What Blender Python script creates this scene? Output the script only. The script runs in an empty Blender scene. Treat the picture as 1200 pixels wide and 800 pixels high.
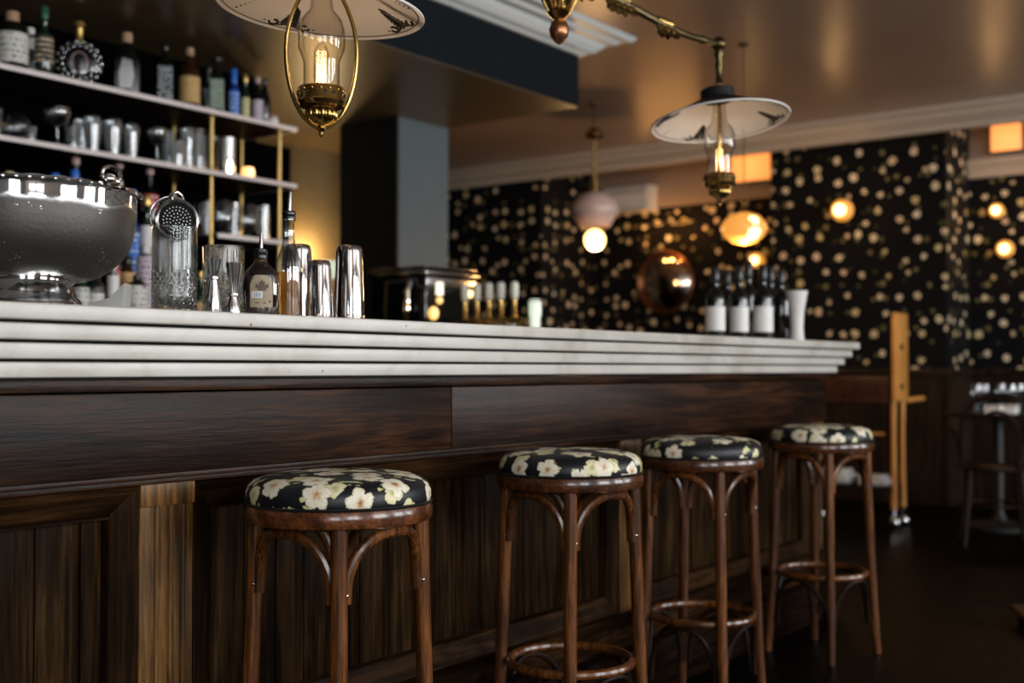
import bpy, bmesh, math, random
from math import sin, cos, pi, radians as RAD
from mathutils import Vector, Matrix
random.seed(7)
S = bpy.context.scene
COL = S.collection
EYE = 1.05
F = 1370.0
YAW = math.atan2(.603, .797)
PITCH = math.atan(32 / 1370.0)
CB = 1.163          # counter top height

# ------------------------------------------------------------------ measuring
_fw = Vector((cos(YAW) * cos(PITCH), sin(YAW) * cos(PITCH), sin(PITCH)))
_rt = Vector((sin(YAW), -cos(YAW), 0))
_up = _rt.cross(_fw)
def at(px, py, x=None, y=None, z=None, d=None):
    """world point seen at a photo pixel, at a given x, y, z or depth"""
    v = _fw + _rt * ((px - 600) / F) + _up * ((400 - py) / F)
    if x is not None: k = x / v.x
    elif y is not None: k = y / v.y
    elif z is not None: k = (z - EYE) / v.z
    else: k = d
    return v * k + Vector((0, 0, EYE))

# ------------------------------------------------------------------ materials
def new_mat(name):
    m = bpy.data.materials.new(name); m.use_nodes = True
    nt = m.node_tree; nt.nodes.clear()
    out = nt.nodes.new('ShaderNodeOutputMaterial')
    return m, nt, out
def N(nt, kind, **kw):
    n = nt.nodes.new(kind)
    for k, v in kw.items():
        if hasattr(n, k) and k not in n.inputs: setattr(n, k, v)
    return n
def setin(n, **kw):
    for k, v in kw.items():
        n.inputs[k.replace('_', ' ')].default_value = v
def c4(c): return (c[0], c[1], c[2], 1)
def math_n(nt, op, a, b=None, clamp=False):
    n = nt.nodes.new('ShaderNodeMath'); n.operation = op; n.use_clamp = clamp
    for i, v in enumerate((a, b)):
        if v is None: continue
        if isinstance(v, (int, float)): n.inputs[i].default_value = v
        else: nt.links.new(v, n.inputs[i])
    return n.outputs[0]
def ramp(nt, fac, stops, interp='LINEAR'):
    r = nt.nodes.new('ShaderNodeValToRGB'); r.color_ramp.interpolation = interp
    e = r.color_ramp.elements
    while len(e) > 1: e.remove(e[-1])
    e[0].position = stops[0][0]; e[0].color = c4(stops[0][1])
    for p, c in stops[1:]:
        k = e.new(p); k.color = c4(c)
    nt.links.new(fac, r.inputs[0])
    return r.outputs[0]
def mixc(nt, f, a, b):
    n = nt.nodes.new('ShaderNodeMix'); n.data_type = 'RGBA'
    for i, v in ((0, f), (6, a), (7, b)):
        if isinstance(v, (int, float)): n.inputs[i].default_value = v
        elif isinstance(v, tuple): n.inputs[i].default_value = c4(v)
        else: nt.links.new(v, n.inputs[i])
    return n.outputs[2]
def bsdf(nt, out, color=(.5, .5, .5), rough=.5, metal=0., spec=.5, **kw):
    p = nt.nodes.new('ShaderNodeBsdfPrincipled')
    if isinstance(color, tuple): p.inputs['Base Color'].default_value = c4(color)
    else: nt.links.new(color, p.inputs['Base Color'])
    if isinstance(rough, (int, float)): p.inputs['Roughness'].default_value = rough
    else: nt.links.new(rough, p.inputs['Roughness'])
    p.inputs['Metallic'].default_value = metal
    p.inputs['Specular IOR Level'].default_value = spec
    for k, v in kw.items(): p.inputs[k.replace('_', ' ')].default_value = v
    nt.links.new(p.outputs[0], out.inputs[0])
    return p
def bump(nt, p, h, strength=.3, dist=.002):
    b = nt.nodes.new('ShaderNodeBump')
    b.inputs['Strength'].default_value = strength; b.inputs['Distance'].default_value = dist
    nt.links.new(h, b.inputs['Height']); nt.links.new(b.outputs[0], p.inputs['Normal'])
def coords(nt, scale=(1, 1, 1), loc=(0, 0, 0), src='Object', jitter=0.):
    tc = nt.nodes.new('ShaderNodeTexCoord'); mp = nt.nodes.new('ShaderNodeMapping')
    mp.inputs['Scale'].default_value = scale; mp.inputs['Location'].default_value = loc
    nt.links.new(tc.outputs[src], mp.inputs[0])
    if jitter:
        oi = nt.nodes.new('ShaderNodeObjectInfo'); vm = nt.nodes.new('ShaderNodeVectorMath'); vm.operation = 'ADD'
        cx = nt.nodes.new('ShaderNodeCombineXYZ')
        s = math_n(nt, 'MULTIPLY', oi.outputs['Random'], jitter)
        for i in range(3): nt.links.new(s, cx.inputs[i])
        nt.links.new(mp.outputs[0], vm.inputs[0]); nt.links.new(cx.outputs[0], vm.inputs[1])
        return vm.outputs[0]
    return mp.outputs[0]
def noise(nt, vec, scale=5, detail=4, rough=.55, dist=0.):
    n = nt.nodes.new('ShaderNodeTexNoise')
    setin(n, Scale=scale, Detail=detail, Roughness=rough, Distortion=dist)
    nt.links.new(vec, n.inputs['Vector'])
    return n.outputs[0]

def plain(name, color, rough=.5, metal=0., var=.12, nscale=20., bmp=.0, spec=.5, **kw):
    """colour with a small procedural variation"""
    m, nt, out = new_mat(name)
    v = coords(nt)
    n = noise(nt, v, nscale, 3)
    c = mixc(nt, n, tuple(x * (1 - var) for x in color), tuple(min(1, x * (1 + var)) for x in color))
    p = bsdf(nt, out, c, rough, metal, spec, **kw)
    if bmp: bump(nt, p, n, bmp)
    return m
def wood(name, dark, light, axis='X', rough=.35, scale=1., bmp=.35, spec=.5, coat=0.):
    m, nt, out = new_mat(name)
    sc = {'X': (1.2, 22, 22), 'Y': (22, 1.2, 22), 'Z': (22, 22, 1.2)}[axis]
    v = coords(nt, tuple(k * scale for k in sc), jitter=7.)
    g = noise(nt, v, 1., 7, .62, .9)
    v2 = coords(nt, tuple(k * scale * 4.5 for k in sc), jitter=3.)
    fine = noise(nt, v2, 1.3, 5, .7)
    big = noise(nt, coords(nt, (2.4, 2.4, 2.4), jitter=5.), 1., 3)
    mid = tuple((a + b) * .42 for a, b in zip(dark, light))
    c1 = ramp(nt, g, [(.30, dark), (.47, mid), (.56, light), (.64, mid), (.75, dark)])
    c2 = mixc(nt, ramp(nt, fine, [(.35, (.75, .75, .75)), (.6, (0, 0, 0))]), c1, dark)
    c3 = mixc(nt, ramp(nt, big, [(.35, (.65,) * 3), (.65, (0,) * 3)]), c2, tuple(x * .6 for x in dark))
    rg = math_n(nt, 'ADD', math_n(nt, 'MULTIPLY', fine, .25), rough - .08)
    p = bsdf(nt, out, c3, rg, 0, spec)
    if coat: p.inputs['Coat Weight'].default_value = coat; p.inputs['Coat Roughness'].default_value = .12
    bump(nt, p, math_n(nt, 'ADD', g, fine), bmp, .0015)
    return m
def emit(name, color, strength, base=(.8, .8, .8)):
    m, nt, out = new_mat(name)
    n = noise(nt, coords(nt), 8, 2)
    c = mixc(nt, n, tuple(x * .9 for x in color), color)
    p = bsdf(nt, out, base, .4)
    nt.links.new(c, p.inputs['Emission Color']); p.inputs['Emission Strength'].default_value = strength
    return m
def thin_glass(name, tint=(.93, .96, .95), edge=.75, body=.06, rough=.03, smear=0.):
    """a thin pane: clear straight on, mirror-like towards the edge"""
    m, nt, out = new_mat(name)
    t = nt.nodes.new('ShaderNodeBsdfTransparent'); t.inputs[0].default_value = c4(tint)
    g = nt.nodes.new('ShaderNodeBsdfGlossy'); g.inputs['Roughness'].default_value = rough
    lw = nt.nodes.new('ShaderNodeLayerWeight'); lw.inputs['Blend'].default_value = .45
    f = math_n(nt, 'POWER', lw.outputs['Facing'], 1.7)
    f = math_n(nt, 'ADD', math_n(nt, 'MULTIPLY', f, edge), body, True)
    if smear:
        nz = noise(nt, coords(nt), 30, 3)
        f = math_n(nt, 'ADD', f, math_n(nt, 'MULTIPLY', nz, smear), True)
    dk = math_n(nt, 'POWER', lw.outputs['Facing'], 3.)
    tc_ = mixc(nt, dk, tuple(tint), tuple(x * .22 for x in tint)); nt.links.new(tc_, t.inputs[0])
    mx = nt.nodes.new('ShaderNodeMixShader')
    nt.links.new(f, mx.inputs[0]); nt.links.new(t.outputs[0], mx.inputs[1]); nt.links.new(g.outputs[0], mx.inputs[2])
    nt.links.new(mx.outputs[0], out.inputs[0])
    return m

def wallpaper(name):
    m, nt, out = new_mat(name)
    tc = nt.nodes.new('ShaderNodeTexCoord'); sp = nt.nodes.new('ShaderNodeSeparateXYZ')
    nt.links.new(tc.outputs['Object'], sp.inputs[0])
    cb = nt.nodes.new('ShaderNodeCombineXYZ')
    nt.links.new(math_n(nt, 'ADD', sp.outputs[0], sp.outputs[1]), cb.inputs[0]); nt.links.new(sp.outputs[2], cb.inputs[1])
    # wobble the coordinates so blossoms get ragged outlines
    nz = nt.nodes.new('ShaderNodeTexNoise'); setin(nz, Scale=26., Detail=2.)
    nt.links.new(cb.outputs[0], nz.inputs['Vector'])
    vm = nt.nodes.new('ShaderNodeVectorMath'); vm.operation = 'SCALE'; vm.inputs['Scale'].default_value = .028
    nt.links.new(nz.outputs['Color'], vm.inputs[0])
    va = nt.nodes.new('ShaderNodeVectorMath'); va.operation = 'ADD'
    nt.links.new(cb.outputs[0], va.inputs[0]); nt.links.new(vm.outputs[0], va.inputs[1])
    def blobs(scale, off, r0, r1, keep):
        vo = nt.nodes.new('ShaderNodeTexVoronoi'); vo.voronoi_dimensions = '2D'
        setin(vo, Scale=scale, Randomness=.78)
        mp = nt.nodes.new('ShaderNodeMapping'); mp.inputs['Location'].default_value = off
        nt.links.new(va.outputs[0], mp.inputs[0]); nt.links.new(mp.outputs[0], vo.inputs['Vector'])
        sc = nt.nodes.new('ShaderNodeSeparateColor'); nt.links.new(vo.outputs['Color'], sc.inputs[0])
        r = math_n(nt, 'ADD', math_n(nt, 'MULTIPLY', sc.outputs[0], r1 - r0), r0)
        on = math_n(nt, 'LESS_THAN', vo.outputs['Distance'], r)
        k = math_n(nt, 'LESS_THAN', sc.outputs[1], keep)
        return math_n(nt, 'MULTIPLY', on, k), sc.outputs[2], vo.outputs['Distance']
    fl, rnd, dist = blobs(6.3, (0, 0, 0), .11, .205, .90)
    lf, rnd2, _ = blobs(8.5, (3.3, 1.7, 0), .08, .20, .55)
    cf = ramp(nt, rnd, [(0, (.85, .62, .38)), (.5, (.92, .80, .58)), (1, (.70, .56, .26))])
    cf = mixc(nt, ramp(nt, dist, [(.02, (.6,) * 3), (.09, (0,) * 3)]), cf, (.42, .2, .08))
    cl = ramp(nt, rnd2, [(0, (.05, .055, .02)), (1, (.26, .22, .09))])
    base = mixc(nt, lf, (.004, .004, .005), cl)
    c = mixc(nt, fl, base, cf)
    bsdf(nt, out, c, .75, 0, .15)
    return m

def floral_fabric(name):
    m, nt, out = new_mat(name)
    uv = nt.nodes.new('ShaderNodeUVMap'); uv.uv_map = 'UVMap'
    oi = nt.nodes.new('ShaderNodeObjectInfo')
    sh = nt.nodes.new('ShaderNodeCombineXYZ')
    nt.links.new(math_n(nt, 'MULTIPLY', oi.outputs['Random'], 3.), sh.inputs[0])
    nt.links.new(math_n(nt, 'MULTIPLY', oi.outputs['Random'], 1.7), sh.inputs[1])
    add = nt.nodes.new('ShaderNodeVectorMath'); add.operation = 'ADD'
    nt.links.new(uv.outputs[0], add.inputs[0]); nt.links.new(sh.outputs[0], add.inputs[1])
    V = add.outputs[0]
    def flowers(scale, R, petals, off, keep):
        mp = nt.nodes.new('ShaderNodeMapping'); mp.inputs['Location'].default_value = off
        mp.inputs['Scale'].default_value = (scale, scale, 1)
        nt.links.new(V, mp.inputs[0])
        vo = nt.nodes.new('ShaderNodeTexVoronoi'); vo.voronoi_dimensions = '2D'; setin(vo, Scale=1., Randomness=.75)
        nt.links.new(mp.outputs[0], vo.inputs['Vector'])
        df = nt.nodes.new('ShaderNodeVectorMath'); df.operation = 'SUBTRACT'
        nt.links.new(mp.outputs[0], df.inputs[0]); nt.links.new(vo.outputs['Position'], df.inputs[1])
        sp = nt.nodes.new('ShaderNodeSeparateXYZ'); nt.links.new(df.outputs[0], sp.inputs[0])
        ang = math_n(nt, 'ARCTAN2', sp.outputs[1], sp.outputs[0])
        sc = nt.nodes.new('ShaderNodeSeparateColor'); nt.links.new(vo.outputs['Color'], sc.inputs[0])
        a2 = math_n(nt, 'ADD', math_n(nt, 'MULTIPLY', ang, petals / 2), math_n(nt, 'MULTIPLY', sc.outputs[0], 6.28))
        lobe = math_n(nt, 'ABSOLUTE', math_n(nt, 'COSINE', a2))
        lobe = math_n(nt, 'ADD', math_n(nt, 'MULTIPLY', math_n(nt, 'POWER', lobe, .5), .42), .58)
        nn = noise(nt, mp.outputs[0], 6., 3)
        dd = math_n(nt, 'ADD', vo.outputs['Distance'], math_n(nt, 'MULTIPLY', math_n(nt, 'SUBTRACT', nn, .5), .22))
        rel = math_n(nt, 'DIVIDE', dd, math_n(nt, 'MULTIPLY', lobe, R))
        on = math_n(nt, 'LESS_THAN', rel, 1.)
        on = math_n(nt, 'MULTIPLY', on, math_n(nt, 'LESS_THAN', sc.outputs[1], keep))
        return on, rel, sc.outputs[2], lobe, mp.outputs[0]
    f1, r1, k1, l1, v1 = flowers(12.5, .40, 5, (0.3, .2, 0), .60)
    f2, r2, k2, l2, v2 = flowers(17., .42, 3, (5.1, 2.2, 0), .38)
    # spiky leaves
    mp = nt.nodes.new('ShaderNodeMapping'); mp.inputs['Rotation'].default_value = (0, 0, .7); mp.inputs['Scale'].default_value = (60, 13, 1)
    nt.links.new(V, mp.inputs[0])
    lv = noise(nt, mp.outputs[0], 1., 2, .5, .6)
    area = noise(nt, V, 16., 2)
    leaf = math_n(nt, 'MULTIPLY', math_n(nt, 'GREATER_THAN', lv, .56), math_n(nt, 'GREATER_THAN', area, .56))
    cf1 = ramp(nt, r1, [(0, (.25, .10, .03)), (.16, (.62, .36, .16)), (.35, (.84, .74, .56)), (.8, (.93, .88, .74)), (1, (.62, .52, .30))])
    cf2 = ramp(nt, r2, [(0, (.45, .38, .10)), (.5, (.80, .76, .48)), (1, (.70, .64, .34))])
    vein = noise(nt, v1, 14., 3)
    cf1 = mixc(nt, ramp(nt, vein, [(.56, (0,) * 3), (.62, (.45,) * 3)]), cf1, (.55, .46, .28))
    cl = mixc(nt, area, (.30, .32, .08), (.85, .80, .42))
    c = mixc(nt, leaf, (.006, .007, .010), cl)
    c = mixc(nt, f2, c, cf2)
    c = mixc(nt, f1, c, cf1)
    p = bsdf(nt, out, c, .45, 0, .45)
    wv = noise(nt, V, 900., 1)
    bump(nt, p, wv, .15, .0005)
    return m

def marble(name):
    m, nt, out = new_mat(name)
    v = coords(nt)
    n = noise(nt, v, 3.2, 6, .6, 1.2)
    c = ramp(nt, n, [(.3, (.42, .385, .335)), (.5, (.57, .54, .485)), (.7, (.64, .615, .57))])
    # brown specks and hairline stains
    vo = nt.nodes.new('ShaderNodeTexVoronoi'); setin(vo, Scale=13.)
    nt.links.new(v, vo.inputs['Vector'])
    nn = noise(nt, v, 90., 2)
    sp = math_n(nt, 'LESS_THAN', math_n(nt, 'ADD', vo.outputs['Distance'], math_n(nt, 'MULTIPLY', nn, .12)), .105)
    c = mixc(nt, math_n(nt, 'MULTIPLY', sp, .8), c, (.20, .10, .03))
    st = coords(nt, (1.5, 1.5, 60))
    streak = noise(nt, st, 1.5, 4)
    c = mixc(nt, ramp(nt, streak, [(.58, (0,) * 3), (.75, (.35,) * 3)]), c, (.42, .36, .28))
    bsdf(nt, out, c, .28, 0, .5)
    return m

M = {}
M['marble'] = marble('aged_marble')
M['groove'] = plain('recess_shade', (.012, .011, .010), .8)
M['walnut_x'] = wood('walnut_board', (.0030, .0012, .0007), (.075, .028, .011), 'X', .30, 1., .5, .18)
M['skirt'] = wood('dark_skirting', (.0015, .0008, .0005), (.018, .008, .004), 'X', .42, .9, .4, .04)
M['chamfer_z'] = wood('upright_moulding', (.0035, .0018, .001), (.050, .023, .008), 'Z', .42, .9, .5, .03)
M['walnut_z'] = wood('walnut_plank', (.0022, .0011, .0006), (.066, .033, .013), 'Z', .42, .8, .5, .03)
M['stile'] = wood('golden_stile', (.014, .007, .002), (.36, .165, .042), 'Z', .36, .8, .6, .3)
M['chamfer'] = wood('brown_moulding', (.0035, .0018, .001), (.060, .027, .010), 'X', .42, .9, .5, .03)
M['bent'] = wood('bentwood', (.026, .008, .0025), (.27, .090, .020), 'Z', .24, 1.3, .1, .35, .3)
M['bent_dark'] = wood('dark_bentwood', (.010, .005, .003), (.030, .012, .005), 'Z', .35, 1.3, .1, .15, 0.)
M['apron'] = wood('seat_rim_wood', (.035, .012, .005), (.26, .078, .022), 'X', .22, 1.2, .1, .4, .5)
M['floral'] = floral_fabric('floral_cloth')
M['paper'] = wallpaper('floral_wallpaper')
M['floor'] = wood('dark_floor', (.0012, .001, .0008), (.0030, .0020, .0015), 'X', .38, .5, .2, .05)
M['wains'] = wood('wainscot', (.008, .0045, .0025), (.055, .030, .014), 'Z', .4, .6, .2, .2)
def ceiling_mat():
    m, nt, out = new_mat('lacquered_ceiling')
    n = noise(nt, coords(nt), .9, 3)
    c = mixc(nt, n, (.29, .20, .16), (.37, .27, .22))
    p = bsdf(nt, out, c, .30, 0, .5)
    bump(nt, p, noise(nt, coords(nt), 1.3, 2), .5, .02)
    return m
M['ceiling'] = ceiling_mat()
M['cornice'] = plain('painted_cornice', (.50, .43, .36), .45, var=.05, nscale=3)
M['crown'] = plain('white_crown', (.62, .66, .66), .4, var=.04, nscale=3)
M['bulk'] = plain('blue_black_paint', (.007, .010, .013), .6, var=.2, nscale=6, spec=.08)
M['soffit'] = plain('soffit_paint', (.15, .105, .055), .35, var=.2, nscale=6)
M['colpaint'] = plain('grey_paint', (.085, .115, .13), .5, var=.15, nscale=12, bmp=.1)
M['blackwall'] = plain('black_wall', (.004, .004, .004), .55, var=.3)
M['backpanel'] = plain('black_panel', (.0018, .0018, .002), .6, var=.3, spec=.0)
M['frieze'] = plain('beige_frieze', (.34, .26, .21), .5, var=.08, nscale=3)
def gold_paper():
    m, nt, out = new_mat('gold_weave')
    v = coords(nt, (9, 9, 160)); n = noise(nt, v, 1., 4)
    c = mixc(nt, n, (.12, .085, .040), (.42, .31, .16))
    p = bsdf(nt, out, c, .38, .55, .5); bump(nt, p, n, .6, .003)
    return m
M['goldwall'] = gold_paper()
M['shelf_shaded'] = plain('shaded_shelf_board', (.020, .014, .012), .5, spec=.15)
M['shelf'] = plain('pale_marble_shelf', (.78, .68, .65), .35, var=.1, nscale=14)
M['brass'] = plain('aged_brass', (.42, .27, .085), .24, 1., .3, 25)
M['brass_post'] = plain('gilt_post', (.62, .43, .15), .38, .8, .2, 25)
M['brass_dark'] = plain('dark_brass', (.10, .072, .032), .30, .9, .5, 30, .3)
M['copper'] = plain('copper_finial', (.35, .15, .07), .3, .9, .3, 25)
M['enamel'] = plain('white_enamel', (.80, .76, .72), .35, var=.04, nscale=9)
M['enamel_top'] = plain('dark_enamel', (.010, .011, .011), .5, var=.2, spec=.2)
M['ink'] = plain('black_paint', (.006, .006, .006), .5)
M['glass'] = thin_glass('clear_glass')
M['bottle_clear'] = thin_glass('clear_bottle_wall', (.86, .90, .90), .95, .14, .04, .05)
M['glass_shelf'] = thin_glass('bar_glass', (.84, .88, .90), .85, .09, .06, .12)
M['chimney'] = thin_glass('lamp_chimney', (.90, .86, .80), .6, .04)
M['chrome'] = plain('polished_steel', (.80, .80, .80), .05, 1., .03)
M['satin'] = plain('satin_steel', (.86, .86, .85), .13, 1., .03)
M['tool'] = plain('bright_tool_steel', (.92, .92, .92), .38, 1., .03)
M['steel'] = plain('steel', (.55, .55, .54), .16, 1., .06)
M['black_plastic'] = plain('black_plastic', (.010, .010, .010), .3)
M['white'] = plain('white_cloth', (.82, .82, .80), .7, var=.04)
M['grey_cloth'] = plain('grey_white_cloth', (.50, .50, .50), .7, var=.05)
M['filament'] = emit('glowing_filament', (1., .55, .22), 5., (0, 0, 0))
M['dark_steel'] = plain('dark_steel', (.008, .008, .008), .6, .0, spec=.1)
M['bulb_warm'] = emit('lit_bulb', (1., .62, .20), 5.)
M['amber'] = emit('amber_glass', (1., .40, .06), .85, (.6, .3, .1))
M['amber_box'] = emit('amber_panel', (1., .33, .07), 1.2, (.6, .35, .2))
M['pendglass'] = plain('frosted_rose_glass', (.62, .45, .40), .25, var=.15, nscale=12)
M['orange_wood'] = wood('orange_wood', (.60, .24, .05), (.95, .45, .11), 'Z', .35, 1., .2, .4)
M['red_wood'] = wood('mahogany', (.02, .008, .004), (.10, .035, .018), 'X', .3, 1., .2, .4)
def cut_crystal():
    m, nt, out = new_mat('cut_crystal')
    g = nt.nodes.new('ShaderNodeBsdfGlass'); g.inputs['IOR'].default_value = 1.5; g.inputs['Roughness'].default_value = .0
    t = nt.nodes.new('ShaderNodeBsdfTransparent'); mx = nt.nodes.new('ShaderNodeMixShader'); mx.inputs[0].default_value = .62
    t.inputs[0].default_value = (.93, .95, .95, 1)
    nt.links.new(t.outputs[0], mx.inputs[1]); nt.links.new(g.outputs[0], mx.inputs[2]); nt.links.new(mx.outputs[0], out.inputs[0])
    n = noise(nt, coords(nt), 40, 2)
    c = mixc(nt, n, (.93, .95, .95), (1, 1, 1)); nt.links.new(c, g.inputs['Color'])
    return m
M['crystal'] = cut_crystal()

def bowl_silver():
    m, nt, out = new_mat('frosted_silver')
    tc = nt.nodes.new('ShaderNodeTexCoord'); sp = nt.nodes.new('ShaderNodeSeparateXYZ')
    nt.links.new(tc.outputs['Object'], sp.inputs[0])
    v = tc.outputs['Object']
    edge = math_n(nt, 'MULTIPLY', math_n(nt, 'SUBTRACT', noise(nt, v, 9., 4), .5), .035)
    zz = math_n(nt, 'ADD', sp.outputs[2], edge)
    fr = ramp(nt, zz, [(.0, (0,) * 3), (.052, (0,) * 3), (.058, (1,) * 3), (.178, (1,) * 3), (.186, (0,) * 3), (1, (0,) * 3)])
    vo = nt.nodes.new('ShaderNodeTexVoronoi'); setin(vo, Scale=150.); nt.links.new(v, vo.inputs['Vector'])
    drop = math_n(nt, 'LESS_THAN', math_n(nt, 'ADD', vo.outputs['Distance'], math_n(nt, 'MULTIPLY', noise(nt, v, 22., 2), .55)), .36)
    fr2 = math_n(nt, 'MULTIPLY', fr, math_n(nt, 'SUBTRACT', 1., drop))
    c = mixc(nt, fr2, (.80, .80, .80), (.115, .108, .10))
    r = math_n(nt, 'ADD', math_n(nt, 'MULTIPLY', fr2, .46), .05)
    p = bsdf(nt, out, c, r, .92, .5)
    bump(nt, p, math_n(nt, 'MULTIPLY', vo.outputs['Distance'], fr), .25, .001)
    return m
M['silver'] = bowl_silver()

def liquid_mat(name, color, rough=.03, tr=.9):
    m, nt, out = new_mat(name)
    n = noise(nt, coords(nt), 12, 2)
    c = mixc(nt, n, tuple(x * .85 for x in color), color)
    p = bsdf(nt, out, c, rough, 0, .5)
    p.inputs['Transmission Weight'].default_value = tr; p.inputs['IOR'].default_value = 1.34
    return m
M['amber_liquid'] = liquid_mat('amber_spirit', (.80, .30, .04), .03, .55)
M['dark_liquid'] = liquid_mat('dark_syrup', (.035, .008, .003), .04, .05)
def bottle_glass(name, col, rough=.06):
    return plain(name, col, rough, 0, .2, 8, spec=.7)
M['bg_black'] = bottle_glass('black_bottle_glass', (.004, .005, .005))
M['bg_green'] = bottle_glass('green_bottle_glass', (.006, .022, .010))
M['bg_brown'] = bottle_glass('brown_bottle_glass', (.030, .010, .004))
M['bg_blue'] = bottle_glass('blue_bottle_glass', (.01, .04, .22))
M['bg_clear'] = thin_glass('clear_bottle_glass', (.55, .62, .65), .9, .08, .04, .08)
def label_mat(name, base, ink, lines=7., amount=.55, emph=None):
    """paper label with rows of small illegible print"""
    m, nt, out = new_mat(name)
    tc = nt.nodes.new('ShaderNodeTexCoord'); sp = nt.nodes.new('ShaderNodeSeparateXYZ')
    nt.links.new(tc.outputs['Object'], sp.inputs[0])
    row = math_n(nt, 'SINE', math_n(nt, 'MULTIPLY', sp.outputs[2], lines * 90.))
    v = coords(nt, (160, 160, 60)); n = noise(nt, v, 1., 2)
    on = math_n(nt, 'MULTIPLY', math_n(nt, 'GREATER_THAN', row, .25), math_n(nt, 'GREATER_THAN', n, .62 - amount * .2))
    c = mixc(nt, on, base, ink)
    bsdf(nt, out, c, .55, 0, .3)
    return m
M['lb_white'] = label_mat('white_label', (.68, .66, .60), (.05, .05, .05), 3., .3)
M['lb_tan'] = label_mat('tan_label', (.60, .38, .15), (.25, .12, .04), 4., .2)
M['lb_kraft'] = plain('kraft_label', (.36, .28, .19), .6, var=.2, nscale=40)
M['lb_green'] = label_mat('pale_green_label', (.28, .36, .27), (.05, .08, .05), 5., .4)
M['lb_black'] = label_mat('black_label', (.006, .006, .007), (.62, .66, .68), 5., .9)
M['lb_dark'] = label_mat('dark_label', (.03, .03, .03), (.70, .52, .33), 3.2, .8)
M['lb_blue'] = label_mat('blue_label', (.05, .18, .60), (.75, .8, .85), 3., .5)
M['lb_yellow'] = label_mat('yellow_label', (.55, .50, .20), (.7, .7, .65), 3., .5)
M['lb_pink'] = label_mat('pink_label', (.60, .52, .58), (.15, .06, .15), 3., .5)
M['lb_red'] = label_mat('red_label', (.50, .03, .05), (.75, .7, .7), 2.5, .8)
M['cork'] = plain('cork', (.42, .26, .16), .7, var=.25, nscale=60)
M['cap_gold'] = plain('gold_cap', (.70, .46, .14), .3, .8)
M['cap_green'] = plain('green_cap', (.02, .10, .05), .4)
M['cap_blue'] = plain('blue_cap', (.03, .15, .60), .4)
M['cap_white'] = plain('white_cap', (.75, .73, .70), .4)
M['cap_rose'] = plain('rose_cap', (.50, .33, .30), .4)
M['cap_black'] = plain('black_cap', (.012, .012, .012), .3)
M['tap_white'] = plain('ivory_handle', (.86, .84, .72), .3, var=.03)
M['green_lamp'] = emit('lit_label', (.85, 1., .75), .7)
M['indicator'] = emit('amber_indicator', (1., .5, .06), 1.6)
M['indicator_w'] = emit('warm_indicator', (1., .85, .6), 1.5)
def mirror_mat():
    m, nt, out = new_mat('mirror_glass')
    c = mixc(nt, noise(nt, coords(nt), 3, 2), (.62, .52, .46), (.75, .66, .6))
    bsdf(nt, out, c, .12, 1.)
    return m
M['mirror'] = mirror_mat()
M['flame'] = emit('orange_flame', (1., .42, .08), 2.2)

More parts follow.
